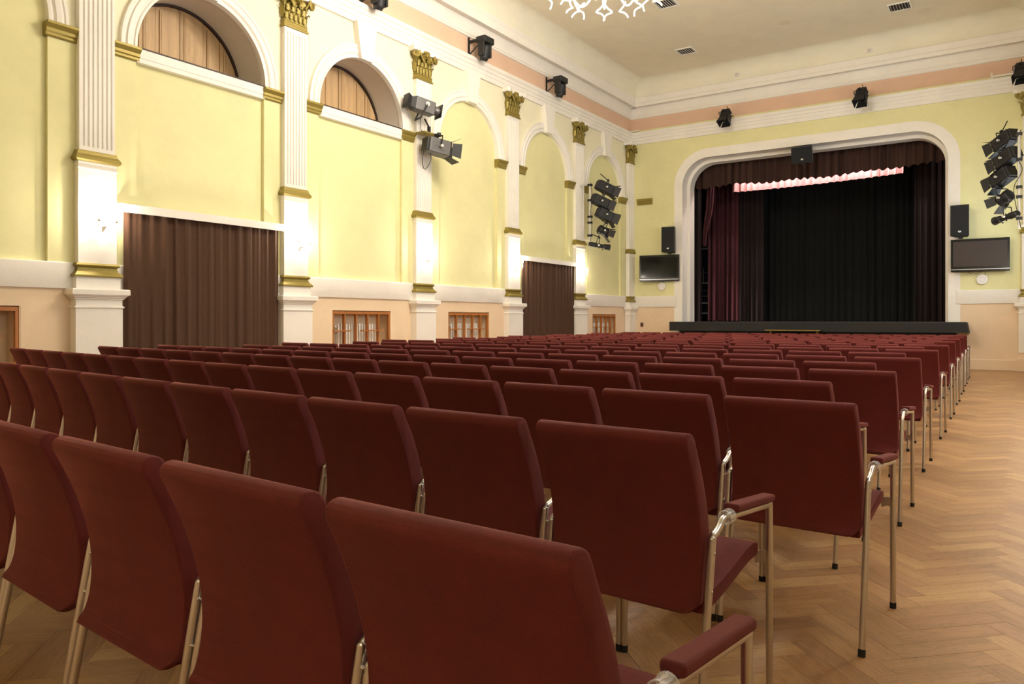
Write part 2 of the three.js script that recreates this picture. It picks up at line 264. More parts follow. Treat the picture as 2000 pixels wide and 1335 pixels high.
// ---- left long wall: local x runs towards the stage, z points into the room
const BAYC = i => PIL0 - PIL_STEP / 2 + PIL_STEP * i;             // centre of bay 0, 1 ... 5
const AR = 1.065, SPRING = 4.97;
const RECESS = 0.055;
const wallL = structure('wall_left', [-XW, 0, 0], Math.PI / 2, 'yellow plastered long wall with arched bays above a peach dado', 'wall');
const LUNETTE = [1, 2], NICHE = [0, 2, 3, 5], CURTAINED = [1, 4];
{
  const a0 = -ZB - 0.3, a1 = ZF + 0.3;
  for (let i = -2; i <= 5; i++) { const l = i < -1 ? a0 : BAYC(i) + AR, r = i > 4 ? a1 : BAYC(i + 1) - AR; mesh('pier_wall', slab(rect(l, r, 1.75, 4.87), -RECESS, 0), M.yellow, wallL); }
  const sp = new THREE.Shape(); sp.moveTo(a0, 4.87);          // paler spandrels above the imposts
  for (let i = -1; i <= 5; i++) { sp.lineTo(BAYC(i) - AR, 4.87); sp.lineTo(BAYC(i) - AR, SPRING); sp.absarc(BAYC(i), SPRING, AR, Math.PI, 0, true); sp.lineTo(BAYC(i) + AR, 4.87); }
  sp.lineTo(a1, 4.87); sp.lineTo(a1, 7.1); sp.lineTo(a0, 7.1); sp.closePath();
  mesh('spandrel_wall', slab(sp, -RECESS, 0), M.cream, wallL);
  const back = rect(a0, a1, 1.75, 7.1);
  for (const i of LUNETTE) back.holes.push(archHole(BAYC(i), AR - 0.002, SPRING + 0.001, SPRING + 0.002));
  mesh('recessed_panel', slab(back, -0.3, -RECESS), M.yellow, wallL);
  const dado = rect(a0, a1, 0, 1.76);
  for (const i of NICHE) dado.holes.push(rectHole(BAYC(i) - 0.755, BAYC(i) + 0.755, 0.12, 1.38));
  mesh('dado', slab(dado, -0.3, 0), M.peach, wallL);
  mesh('dado_band', mould(BAND, a0, a1), M.white, wallL);
  mesh('skirting', mould(BASEBOARD, a0, a1), M.peach, wallL);
  upperTrim(wallL, a0, a1);
  const ARCHI = [[AR - 0.01, -RECESS], [AR, 0.035], [AR + 0.035, 0.04], [AR + 0.05, 0.022], [AR + 0.065, 0.022], [AR + 0.09, 0.05], [AR + 0.15, 0.058], [AR + 0.165, 0.035], [AR + 0.185, 0.035], [AR + 0.20, 0.052], [AR + 0.235, 0.052], [AR + 0.24, -0.01]];
  const archG = archMould(ARCHI);
  const keyG = (() => { const s = poly([[-0.145, 6.0], [0.145, 6.0], [0.255, 6.68], [-0.255, 6.68]]); return slab(s, -0.02, 0.12); })();
  const IMP = [[-0.06, 4.775], [0.02, 4.775], [0.03, 4.79], [0.03, 4.82], [0.05, 4.835], [0.05, 4.875], [0.075, 4.90], [0.09, 4.925], [0.09, 4.955], [-0.06, 4.955]];
  const impW = PIL_STEP / 2 - AR - 0.235 + 0.04;
  const impG = mould(IMP, 0, impW);
  for (let i = -1; i <= 5; i++) {
    const c = BAYC(i);
    const am = mesh('archivolt', archG, M.white, wallL); am.position.set(c, SPRING, 0);
    const k = mesh('keystone', keyG, M.white, wallL); k.position.set(c, 0, 0);
    for (const sd of [-1, 1]) { const m = mesh('impost_moulding', impG, M.gold, wallL); m.position.x = sd < 0 ? c - AR - impW + 0.035 : c + AR - 0.035; }
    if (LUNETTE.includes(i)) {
      mesh('lunette_sill', mould([[-RECESS - 0.02, 4.77], [0.025, 4.77], [0.025, 4.83], [0.035, 4.835], [0.035, 4.955], [-0.02, 4.962], [-RECESS - 0.02, 4.962]], c - AR + 0.005, c + AR - 0.005), M.white, wallL);
      const br = archMould([[AR - 0.004, -0.02], [AR - 0.004, -0.62], [AR + 0.2, -0.62], [AR + 0.2, -0.28]]); const b = mesh('lunette_reveal', br, M.white, wallL); b.position.set(c, SPRING, 0);
      mesh('lunette_floor', box(2 * AR + 0.3, 0.05, 0.62, c, SPRING - 0.022, -0.36), M.darkwood, wallL);
      mesh('lunette_shadow_strip', box(2 * AR - 0.02, 0.026, 0.05, c, 4.972, -0.005), M.darkwood, wallL);  // dark strip painting in the shadow along the front of the sill
      mesh('lunette_back', box(2 * AR + 0.5, 1.4, 0.06, c, SPRING + 0.65, -0.70), M.darkwood, wallL);
    }
    if (NICHE.includes(i)) {
      mesh('niche_lining', G(box(1.56, 1.3, 0.03, c, 0.75, -0.315), box(0.02, 1.26, 0.3, c - 0.752, 0.75, -0.155), box(0.02, 1.26, 0.3, c + 0.752, 0.75, -0.155), box(1.5, 0.02, 0.3, c, 0.128, -0.155)), M.peach, wallL);
    }
  }
}
// ---- far wall with the proscenium opening
const OPX0 = -8.457, OPX1 = -1.518, OPY = 6.017, STAGE_Y = 1.155;
const wallF = structure('wall_far', [0, 0, -ZF], 0, 'yellow end wall with the white framed stage opening', 'wall');
function opening(path, grow, r, y0 = 0.6) {
  const l = OPX0 - grow, q = OPX1 + grow, t = OPY + grow;
  path.moveTo(l, y0); path.lineTo(q, y0); path.lineTo(q, t - r); path.absarc(q - r, t - r, r, 0, Math.PI / 2, false); path.lineTo(l + r, t); path.absarc(l + r, t - r, r, Math.PI / 2, Math.PI, false); path.lineTo(l, y0); return path;
}
{
  const a0 = -XW - 0.3, a1 = XR + 0.3;
  const up = new THREE.Shape(); { const l = OPX0 - 0.1, q = OPX1 + 0.1, t = OPY + 0.1, r = 0.85; up.moveTo(a0, 1.75); up.lineTo(l, 1.75); up.lineTo(l, t - r); up.absarc(l + r, t - r, r, Math.PI, Math.PI / 2, true); up.lineTo(q - r, t); up.absarc(q - r, t - r, r, Math.PI / 2, 0, true); up.lineTo(q, 1.75); up.lineTo(a1, 1.75); up.lineTo(a1, 7.1); up.lineTo(a0, 7.1); up.closePath(); }
  mesh('upper_wall', slab(up, -0.42, 0), M.yellow, wallF);
  mesh('dado', G(slab(rect(a0, OPX0 - 0.1, 0, 1.76), -0.42, 0), slab(rect(OPX1 + 0.1, a1, 0, 1.76), -0.42, 0)), M.peach, wallF);
  mesh('dado_band', G(mould(BAND, a0, OPX0 - 0.19), mould(BAND, OPX1 + 0.19, a1)), M.white, wallF);
  mesh('skirting', G(mould(BASEBOARD, a0, OPX0 - 0.1), mould(BASEBOARD, OPX1 + 0.1, a1)), M.peach, wallF);
  upperTrim(wallF, a0, a1);
  const ring = opening(new THREE.Shape(), 0.26, 1.05, 0.62); ring.holes.push(opening(new THREE.Path(), 0, 0.8, 0.64));
  mesh('proscenium_surround', slab(ring, -0.41, 0.012, 32), M.white, wallF);
  const ring2 = opening(new THREE.Shape(), 0.1, 0.85, 0.62); ring2.holes.push(opening(new THREE.Path(), -0.09, 0.72, 0.64));
  mesh('proscenium_reveal', slab(ring2, -0.75, -0.40, 32), M.white, wallF);
  const IMP = [[-0.03, 4.775], [0.03, 4.775], [0.03, 4.82], [0.05, 4.835], [0.05, 4.875], [0.075, 4.90], [0.085, 4.955], [-0.03, 4.955]];
  mesh('impost_moulding', mould(IMP, -9.92, -9.42), M.gold, wallF);
  mesh('cable_trunking', G(box(0.04, 0.16, 0.03, -0.6, 7.12, 0.005), box(1.0, 0.035, 0.03, -0.08, 7.075, 0.12), box(0.3, 0.035, 0.03, -9.98, 7.075, 0.12)), M.white, wallF);
}
// ---- right long wall and back wall (outside the frame; they close the room)
{
  const w = structure('wall_right', [XR, 0, 0], -Math.PI / 2, 'yellow plastered long wall beside the aisle', 'wall');
  const a0 = -ZF - 0.3, a1 = ZB + 0.3;
  { const sh = rect(a0, a1, 1.75, 7.1); for (let i = 0; i <= 5; i++) sh.holes.push(rectHole(-BAYC(i) - 0.7, -BAYC(i) + 0.7, 2.2, 4.7)); mesh('upper_wall', slab(sh, -0.3, 0), M.yellow, w); } mesh('dado', slab(rect(a0, a1, 0, 1.76), -0.3, 0), M.peach, w);
  mesh('dado_band', mould(BAND, a0, a1), M.white, w); mesh('skirting', mould(BASEBOARD, a0, a1), M.peach, w); upperTrim(w, a0, a1);
  const winFrame = G(box(1.4, 0.06, 0.06, 0, 0.03, 0), box(1.4, 0.06, 0.06, 0, 2.47, 0), box(0.06, 2.38, 0.06, -0.67, 1.25, 0), box(0.06, 2.38, 0.06, 0.67, 1.25, 0), box(0.05, 2.38, 0.05, 0, 1.25, 0), box(1.28, 0.05, 0.05, 0, 1.65, 0));
  const paneG = box(1.3, 2.4, 0.012, 0, 1.25, -0.02), paneM = std(hex(226, 234, 245), { emissive: new THREE.Color(0.70, 0.82, 1.0), emissiveIntensity: DAYLIGHT * 0.7, roughness: 0.5 });
  for (let i = 0; i <= 5; i++) {                      // tall frosted windows that let daylight in beside the aisle
    const win = structure(`window_${i + 1}`, [XR + 0.2, 2.2, -BAYC(i)], -Math.PI / 2, 'tall frosted window in the aisle wall', 'window');
    mesh('frame', winFrame, M.white, win); mesh('pane', paneG, paneM, win);
    const day = new THREE.RectAreaLight(new THREE.Color(0.70, 0.82, 1.0), DAYLIGHT, 1.28, 2.38); day.position.set(0, 1.25, 0.06); day.rotation.y = Math.PI; win.add(day);
  }
  const b = structure('wall_back', [0, 0, ZB], Math.PI, 'yellow plastered wall behind the last row', 'wall');
  mesh('upper_wall', slab(rect(-XR - 0.3, XW + 0.3, 1.75, 7.1), -0.3, 0), M.yellow, b); mesh('dado', slab(rect(-XR - 0.3, XW + 0.3, 0, 1.76), -0.3, 0), M.peach, b);
  mesh('dado_band', mould(BAND, -XR - 0.3, XW + 0.3), M.white, b); upperTrim(b, -XR - 0.3, XW + 0.3);
}
// ---- ceiling
{
  const c = structure('ceiling', [0, YC, 0], 0, 'plain cream plaster ceiling', 'ceiling');
  mesh('ceiling_slab', box(XW + XR + 0.6, 0.3, ZF + ZB + 0.6, (XR - XW) / 2, 0.15, (ZB - ZF) / 2), M.ceiling, c);
}
// ---- stage house behind the opening
const SZ = ZF;                                       // depth reference
{
  const st = structure('stage_house', [0, 0, 0], 0, 'dark stage house behind the opening', 'stage');
  const z0 = -SZ - 0.42, z1 = -SZ - 6.5, zc = (z0 + z1) / 2, dz = z0 - z1, xa = -11.5, xb = 1.5, xc = (xa + xb) / 2, dx = xb - xa;
  mesh('stage_floor', box(dx, 0.2, dz, xc, STAGE_Y - 0.1, zc), M.stageFloor, st);
  mesh('stage_wall', G(box(0.2, 8.2, dz, xa - 0.1, 4.6, zc), box(0.2, 8.2, dz, xb + 0.1, 4.6, zc), box(dx + 0.4, 8.2, 0.2, xc, 4.6, z1 - 0.1)), M.stageBlack, st);
  mesh('stage_ceiling', box(dx + 0.4, 0.2, dz + 0.2, xc, 8.6, zc), M.stageBlack, st);
  mesh('stage_front_wall', G(box(dx + 0.4, 1.6, 0.1, xc, 7.75, z0 - 0.4), box(1.6, 7.6, 0.1, xa + 0.8, 4.8, z0 - 0.38), box(1.6, 7.6, 0.1, xb - 0.8, 4.8, z0 - 0.38)), M.stageBlack, st);
}
{
  const t = thing('stage_apron', 'black stage apron with a thick overhanging front edge', 'stage', [0, 0, -SZ]);
  const L = -8.62, R = -1.10, zf = 0.62;
  const lip = slab(poly([[L, 0.9], [R + 0.05, 0.9], [R, STAGE_Y], [L, STAGE_Y]]), -0.40, zf); mesh('apron_deck', lip, M.stageBlack, t);
  mesh('apron_edging', box(R - L, 0.008, 0.02, (L + R) / 2, STAGE_Y + 0.004, zf - 0.012), M.greyMetal, t);
  mesh('apron_base', box(R - L - 0.45, 0.9, 0.7, (L + R) / 2, 0.45, 0.05), M.black, t);
}

// ================================================================ PILASTERS AND SCONCES
const pilG = (() => {
  const fl = (() => {                                   // fluted shaft: cross section with seven hollow flutes
    const hw = 0.231, dep = 0.088, s = new THREE.Shape(); s.moveTo(-hw, -0.02); s.lineTo(hw, -0.02); s.lineTo(hw, dep);
    const nF = 7, fw = 0.036, pitch = 0.0595, x0 = -pitch * (nF - 1) / 2;
    for (let i = nF - 1; i >= 0; i--) { const c = x0 + i * pitch; s.lineTo(c + fw / 2, dep); s.absarc(c, dep, fw / 2, 0, -Math.PI, true); }
    s.lineTo(-hw, dep); s.closePath();
    const g = new THREE.ExtrudeGeometry(s, { depth: 2.53, bevelEnabled: false, curveSegments: 5 });
    g.applyMatrix4(new THREE.Matrix4().makeBasis(V3(1, 0, 0), V3(0, 0, 1), V3(0, -1, 0))); g.translate(0, 5.98, 0);
    return G(crease(g, 30), box(2 * hw, 0.1, dep + 0.02, 0, 6.02, (dep - 0.02) / 2), box(2 * hw, 0.06, dep + 0.02, 0, 3.43, (dep - 0.02) / 2));
  })();
  return {
    plinth: wrap([[0, 0], [0, 0.28], [-0.012, 0.30], [-0.03, 0.36], [-0.04, 0.44]], 0.345, 0.165),
    pedestal: wrap([[0, 0.43], [0, 1.355], [0.014, 1.362], [0.016, 1.378], [0.0, 1.39], [-0.004, 1.395], [-0.004, 1.47], [0.012, 1.475], [0.012, 1.487], [0.03, 1.50], [0.03, 1.508], [0.05, 1.522], [0.05, 1.53], [0.068, 1.535], [0.068, 1.595], [0.06, 1.61], [-0.02, 1.612]], 0.305, 0.15),
    plinth2: wrap([[0, 1.61], [0, 1.775]], 0.285, 0.125),
    base: wrap([[0.05, 1.765], [0.058, 1.775], [0.058, 1.79], [0.045, 1.805], [0.015, 1.835], [0.008, 1.845], [0.008, 1.862], [0.0, 1.867], [0.0, 1.885], [0.012, 1.90], [0.024, 1.905], [0.028, 1.92], [0.016, 1.945], [-0.01, 1.947]], 0.255, 0.10),
    lower: wrap([[0, 1.94], [0, 3.165], [0.010, 3.17], [0.010, 3.18], [0, 3.185], [0, 3.27]], 0.249, 0.10),
    band: wrap([[0, 3.262], [0.026, 3.266], [0.042, 3.285], [0.046, 3.305], [0.036, 3.325], [0.016, 3.355], [0.006, 3.39], [0.0, 3.405], [-0.03, 3.407]], 0.249, 0.10),
    fluted: fl,
    neck: wrap([[0.0, 6.05], [0.026, 6.055], [0.03, 6.075], [0.012, 6.09], [0.005, 6.15], [0.012, 6.155], [0.012, 6.168], [0, 6.172]], 0.231, 0.088),
    bell: wrap([[-0.005, 6.165], [-0.005, 6.34], [0.01, 6.44], [0.045, 6.52], [0.09, 6.555], [-0.05, 6.557]], 0.231, 0.08),
  };
})();
const leafG = (seed => {                                // acanthus leaf: lobed blade curling outwards at the tip
  const pos = [], idx = [], nu = 8, nv = 4;
  for (let i = 0; i <= nu; i++) for (let j = 0; j <= nv; j++) {
    const t = i / nu, s = j / nv * 2 - 1, wd = 0.042 * Math.sin(Math.PI * (0.16 + 0.74 * t)) * (1 + 0.28 * Math.cos(t * 21));
    const curl = Math.max(0, t - 0.6) / 0.4;
    pos.push(s * wd, 0.17 * (t < 0.85 ? t : 0.85 - (t - 0.85) * 0.7), 0.012 + 0.016 * (1 - s * s) + 0.055 * curl * curl + 0.02 * t);
  }
  for (let i = 0; i < nu; i++) for (let j = 0; j < nv; j++) { const a = i * (nv + 1) + j, b = a + 1, c = a + nv + 1, d = c + 1; idx.push(a, b, c, b, d, c); }
  const g = new THREE.BufferGeometry(); g.setAttribute('position', new THREE.Float32BufferAttribute(pos, 3)); g.setIndex(idx); g.computeVertexNormals();
  g.setAttribute('uv', new THREE.Float32BufferAttribute(new Float32Array(pos.length / 3 * 2), 2)); return g;
})();
const voluteG = (() => {
  const pts = []; for (let i = 0; i <= 34; i++) { const a = i / 34 * Math.PI * 3.6, r = 0.078 * (1 - 0.24 * a / Math.PI); pts.push([-0.02 + r * Math.cos(a + 1.9), r * Math.sin(a + 1.9), 0]); }
  const sp = tube([[-0.20, -0.13, -0.03], [-0.13, -0.02, -0.01], [-0.08, 0.06, 0], ...pts.slice(1)], 0.021, 60, 7);
  const d = new THREE.CylinderGeometry(0.066, 0.072, 0.05, 16); d.rotateX(Math.PI / 2); d.translate(-0.01, 0, -0.012);
  return G(sp, d, ball(0.022, 0, 0.0, 0.02, 10, 8));
})();
const cherubG = (() => {
  const L = [ball(0.062, 0, 0, 0, 14, 12, 0.95, 1.1, 1), ball(0.016, 0, -0.012, 0.062, 8, 6, 0.8, 1.1, 1), ball(0.024, -0.028, -0.024, 0.042, 8, 6), ball(0.024, 0.028, -0.024, 0.042, 8, 6), ball(0.02, 0, -0.056, 0.038, 8, 6), ball(0.012, 0, -0.038, 0.056, 8, 6, 1.5, 0.5, 1), ball(0.009, -0.022, 0.006, 0.055, 6, 5), ball(0.009, 0.022, 0.006, 0.055, 6, 5)];
  const r = rng(5); for (let i = 0; i < 18; i++) { const a = Math.PI * (0.05 + 0.9 * r()), b = r() * 1.0; L.push(ball(0.02 + 0.008 * r(), 0.062 * Math.cos(a), 0.045 + 0.032 * Math.sin(a) * b, 0.045 * (1 - b) * Math.sin(a) - 0.005, 7, 6)); }
  return G(...L);
})();
const abacusG = (() => { const s = new THREE.Shape(); s.moveTo(-0.36, -0.03); s.lineTo(0.36, -0.03); s.lineTo(0.39, 0.17); s.lineTo(0.33, 0.2); s.quadraticCurveTo(0, 0.06, -0.33, 0.2); s.lineTo(-0.39, 0.17); s.closePath(); const g = new THREE.ExtrudeGeometry(s, { depth: 0.085, bevelEnabled: true, bevelSize: 0.01, bevelThickness: 0.01, bevelSegments: 1 }); g.applyMatrix4(new THREE.Matrix4().makeBasis(V3(1, 0, 0), V3(0, 0, 1), V3(0, -1, 0))); g.translate(0, 6.675, 0); return g; })();
function pilaster(label, pos, rotY) {
  const t = thing('pilaster', label, 'pilaster', pos, rotY, 'white fluted pilasters along the yellow wall');
  mesh('plinth', pilG.plinth, M.peach, t); mesh('pedestal', pilG.pedestal, M.white, t); mesh('shaft_plinth', pilG.plinth2, M.white, t); mesh('base_moulding', pilG.base, M.gold, t); mesh('lower_shaft', pilG.lower, M.white, t);
  mesh('gilded_band', pilG.band, M.gold, t); mesh('fluted_shaft', pilG.fluted, M.white, t); mesh('abacus', abacusG, M.white, t);
  const cap = mesh('capital', G(pilG.neck, pilG.bell), M.gold, t);
  for (let i = 0; i < 5; i++) { const l = mesh('leaf', leafG, M.gold, cap); l.position.set(-0.19 + i * 0.095, 6.17, 0.075); }
  for (let i = 0; i < 4; i++) { const l = mesh('leaf', leafG, M.gold, cap); l.position.set(-0.165 + i * 0.11, 6.285, 0.085); l.scale.set(1.15, 1.15, 1); }
  for (const s of [-1, 1]) { const v = mesh('volute', voluteG, M.gold, cap); v.position.set(s * 0.315, 6.535, 0.14); v.scale.x = s; v.rotation.y = s * 0.35; const l = mesh('leaf', leafG, M.gold, cap); l.position.set(s * 0.235, 6.2, 0.04); l.rotation.y = s * 1.3; l.scale.set(1.2, 1.4, 1); }
  const ch = mesh('cherub_head', cherubG, M.gold, cap); ch.position.set(0, 6.545, 0.15); ch.scale.setScalar(1.12);
  for (const s of [-1, 1]) { const w = mesh('wing', leafG, M.gold, cap); w.position.set(s * 0.03, 6.42, 0.13); w.rotation.z = -s * 0.9; w.scale.set(1.5, 1.1, 1); }
  return t;
}
const sconceG = (() => {
  const arm = s => tube([[0, 0.02, 0.05], [s * 0.045, -0.012, 0.075], [s * 0.095, -0.01, 0.09], [s * 0.112, 0.03, 0.125], [s * 0.112, 0.058, 0.125]], 0.005, 20, 8);
  const panAt = s => { const g = lathe([[0.002, 0.05], [0.012, 0.056], [0.028, 0.062], [0.032, 0.068], [0.027, 0.068], [0.012, 0.064], [0.002, 0.064]], 16); g.translate(s * 0.112, 0, 0.125); return g; };
  const candle = s => { const g = lathe([[0.001, 0.064], [0.012, 0.064], [0.012, 0.13], [0.001, 0.132]], 12); g.translate(s * 0.112, 0, 0.125); return g; };
  const bulb = s => { const g = lathe([[0.001, 0.13], [0.012, 0.138], [0.019, 0.158], [0.017, 0.178], [0.008, 0.2], [0.001, 0.213]], 14); g.translate(s * 0.112, 0, 0.125); return g; };
  const urn = lathe([[0.001, -0.055], [0.006, -0.052], [0.008, -0.04], [0.005, -0.033], [0.02, -0.022], [0.032, 0.0], [0.033, 0.012], [0.02, 0.02], [0.01, 0.03], [0.018, 0.045], [0.012, 0.06], [0.001, 0.065]], 18); urn.translate(0, 0, 0.045);
  const plate = lathe([[0.001, 0.016], [0.03, 0.014], [0.045, 0.008], [0.05, 0.0], [0.001, 0.0]], 20); plate.rotateX(Math.PI / 2); plate.scale(0.8, 1.3, 1);
  return { arm, panAt, candle, bulb, urn, plate };
})();
function sconce(label, pos, rotY) {
  const t = thing('wall_sconce', label, 'wall lamp', pos, rotY, 'two-armed candle sconces on the pilasters');
  mesh('backplate', sconceG.plate, M.ironWhite, t); mesh('urn', sconceG.urn, M.ironWhite, t);
  for (const s of [-1, 1]) {
    const a = mesh('arm', sconceG.arm(s), M.ironWhite, t); mesh('drip_pan', sconceG.panAt(s), M.ironWhite, a); mesh('candle_sleeve', sconceG.candle(s), M.whitePlastic, a); mesh('bulb', sconceG.bulb(s), M.bulb, a);
    const p = new THREE.PointLight(SCONCE_WARM, SCONCE_CD, 0, 2); p.position.set(s * 0.112, 0.17, 0.125); p.castShadow = true; p.shadow.radius = 1; t.add(p);
  }
  return t;
}
const PIL_LABEL = ['fluted pilaster beside the wide brown curtain, on its side away from the stage', 'fluted pilaster between the wide brown curtain and the second shuttered lunette', 'fluted pilaster carrying the pair of grey and black stage lamps', 'fluted pilaster with sconce before the brown curtain nearer the stage', 'fluted pilaster carrying the upright pole of five black stage lamps', 'fluted corner pilaster without sconce where yellow wall meets stage wall'];
const SC_LABEL = ['lit candle sconce on the pilaster before the wide brown curtain', 'lit candle sconce on the pilaster after the wide brown curtain', 'lit candle sconce below the pair of stage lamps', 'lit candle sconce on the pilaster before the brown curtain nearer the stage', 'lit candle sconce below the pole of five stage lamps'];
for (let i = 0; i < 5; i++) {
  const z = -(PIL0 + PIL_STEP * i);
  pilaster(PIL_LABEL[i], [-XW, 0, z], Math.PI / 2);
  sconce(SC_LABEL[i], [-XW + 0.1, 2.435, z - 0.06], Math.PI / 2);
}
{ // corner pilasters on either side of the stage wall
  const t = pilaster(PIL_LABEL[5], [-XW + 0.03, 0, -ZF + 0.14], Math.PI / 2);
  const r = pilaster('fluted corner pilaster beside the screen and the lamps over the aisle', [XR - 0.16, 0, -ZF], 0); r.scale.x = 1.15;
}
pilaster('fluted pilaster at the bay with the plain niche', [-XW, 0, -(PIL0 - PIL_STEP)], Math.PI / 2);
for (const i of [-2, 0, 1, 2, 3, 4]) { // the aisle-side wall carries the same sconces
  const z = -(PIL0 + PIL_STEP * i);
  pilaster(`fluted pilaster beside the aisle, ${ORD[i < 0 ? 1 : i + 2]} from the back of the hall`, [XR, 0, z], -Math.PI / 2);
  sconce(`lit candle sconce beside the aisle, ${ORD[i < 0 ? 1 : i + 2]} from the back of the hall`, [XR - 0.1, 2.435, z], -Math.PI / 2);
}

// ================================================================ LUNETTE SHUTTERS, NICHE GRILLES, RADIATORS, WALL CURTAINS
function lunetteShutter(i, label) {
  const c = BAYC(i), t = thing('lunette_shutter', label, 'shutter', [-XW, SPRING, -c], Math.PI / 2, 'wooden shutters in the lunettes');
  const R = AR - 0.012, cuts = [-R, -0.66, -0.40, 0.0, 0.40, 0.70, R], zf = -0.655;
  const yAt = x => Math.sqrt(Math.max(0, R * R - x * x));
  const piece = (xa, xb, inset, d0, d1) => { const p = [[xa + inset, 0.005 + inset * 1.2], [xb - inset, 0.005 + inset * 1.2]]; for (let k = 0; k <= 8; k++) { const x = xb - inset + (xa - xb + 2 * inset) * k / 8; p.push([x, Math.max(0.02, yAt(x) - inset * 1.4)]); } return slab(poly(p), d0, d1); };
  for (let k = 0; k + 1 < cuts.length; k++) {
    const xa = cuts[k] + 0.004, xb = cuts[k + 1] - 0.004, leaf = mesh('leaf', piece(xa, xb, 0, zf - 0.02, zf + (k % 2 ? 0.014 : 0.006)), M.shutter, t);
    if (xb - xa > 0.2 && yAt((xa + xb) / 2) > 0.5) { mesh('panel_moulding', piece(xa, xb, 0.06, zf, zf + 0.026), M.shutter, leaf); mesh('panel', piece(xa, xb, 0.085, zf, zf + 0.031), M.shutter, leaf); }
  }
  mesh('stop_bead', archMould([[R - 0.03, zf], [R - 0.03, zf + 0.05], [R + 0.008, zf + 0.05]]), M.darkwood, t);
}
lunetteShutter(1, 'wooden panelled shutter in the lunette above the wide brown curtain');
lunetteShutter(2, 'wooden panelled shutter in the lunette beside the pair of stage lamps');
const colG = G(rod([0, 0.22, 0], [0, 1.12, 0], 0.0175, 8), ball(0.0175, 0, 1.12, 0, 8, 6), rod([0, 1.112, -0.07], [0, 1.112, 0.0], 0.017, 8), rod([0, 0.225, -0.07], [0, 0.225, 0.0], 0.017, 8));
function nicheSet(i, gl, rl) {
  const c = BAYC(i);
  const t = thing('radiator_grille', gl, 'radiator grille', [-XW, 0.12, -c], Math.PI / 2, 'wooden radiator grilles in the dado niches');
  const W = 0.74, H = 1.25;
  mesh('frame', G(rbox(2 * W, 0.05, 0.05, 0.004, 0, H - 0.03, -0.035), rbox(2 * W, 0.05, 0.05, 0.004, 0, 0.03, -0.035), rbox(0.04, H - 0.11, 0.05, 0.004, -W + 0.02, H / 2, -0.035), rbox(0.04, H - 0.11, 0.05, 0.004, W - 0.02, H / 2, -0.035)), M.grille, t);
  mesh('head_board', box(2 * W, 0.03, 0.06, 0, H - 0.01, -0.09), M.grille, t);
  const sg = box(0.028, H - 0.1, 0.06, 0, H / 2, -0.04);
  for (let k = 0; k < 4; k++) { const m = mesh('slat', sg, M.grille, t); m.position.x = -0.435 + k * 0.29; }
  const rail = (x0, x1, y) => mesh('rail', box(x1 - x0, 0.022, 0.075, (x0 + x1) / 2, y, -0.03), M.grille, t);
  rail(-0.72, -0.30, 0.89); rail(0.0, 0.55, 0.89); rail(-0.58, 0.02, 0.56); rail(0.27, 0.72, 0.56); rail(-0.72, -0.2, 0.26); rail(0.05, 0.6, 0.26);
  const r = thing('radiator', rl, 'radiator', [-XW - 0.135, 0.0, -c], Math.PI / 2, 'cream column radiators in the dado niches');
  for (let k = 0; k < 15; k++) { const m = mesh('column', colG, M.radiator, r); m.position.x = -0.48 + k * 0.066; }
  mesh('header', G(box(0.96, 0.03, 0.02, -0.018, 1.1, -0.075), box(0.96, 0.03, 0.02, -0.018, 0.24, -0.075), box(0.02, 0.85, 0.02, -0.48, 0.67, -0.075)), M.radiator, r);
  mesh('foot', G(box(0.03, 0.1, 0.09, -0.4, 0.187, -0.03), box(0.03, 0.1, 0.09, 0.4, 0.187, -0.03)), M.radiator, r);
  mesh('valve', G(rod([-0.47, 1.09, -0.03], [-0.64, 1.09, -0.03], 0.012, 8), rod([-0.58, 1.09, -0.03], [-0.58, 1.09, 0.04], 0.022, 10), ball(0.024, -0.66, 1.09, -0.03, 8, 6)), M.paleMetal, r);
  mesh('supply_pipe', G(rod([-0.6, 0.14, -0.03], [-0.6, 0.96, -0.03], 0.013, 8), ball(0.024, -0.6, 0.97, -0.03, 8, 6), rod([-0.6, 0.97, -0.03], [-0.47, 0.97, -0.03], 0.011, 8)), M.pipe, r);
}
nicheSet(0, 'wooden radiator grille in the niche behind the first pilaster pedestal', 'cream column radiator in the niche behind the first pilaster pedestal');
nicheSet(2, 'wooden radiator grille in the niche next to the wide brown curtain', 'cream column radiator in the niche next to the wide brown curtain');
nicheSet(3, 'wooden radiator grille in the niche before the brown curtain nearer the stage', 'cream column radiator in the niche before the brown curtain nearer the stage');
nicheSet(5, 'wooden radiator grille in the niche next to the stage wall', 'cream column radiator in the niche next to the stage wall');
function wallCurtain(i, label, pl, seed) {
  const c = BAYC(i), w = 2.56;
  const p = thing('curtain_pelmet', pl, 'pelmet', [-XW, 2.655, -c], Math.PI / 2, 'white curtain pelmets');
  mesh('front_board', rbox(2.77, 0.115, 0.025, 0.004, 0, 0.058, 0.15), M.white, p); mesh('top_board', box(2.77, 0.02, 0.14, 0, 0.105, 0.07), M.white, p);
  const t = thing('curtain', label, 'curtain', [-XW + 0.085, 0.015, -c], Math.PI / 2, 'brown curtains over the side doors');
  const a = mesh('curtain_leaf', cloth(w / 2 - 0.002, 2.70, { folds: 7, amp: 0.024, seed, ny: 12, per: 16, gather: 0.75 }), M.curtain, t); a.position.x = -w / 2;
  const b = mesh('curtain_leaf', cloth(w / 2 - 0.002, 2.70, { folds: 8, amp: 0.020, seed: seed + 9, ny: 12, per: 16, gather: 0.75 }), M.curtain, t); b.position.x = 0.006;
}
wallCurtain(1, 'wide brown curtain in two leaves under the shuttered lunette', 'white pelmet board over the brown curtain under the lunette', 3);
wallCurtain(4, 'brown curtain in two leaves under the plain blind arch nearer the stage', 'white pelmet board over the brown curtain nearer the stage', 21);

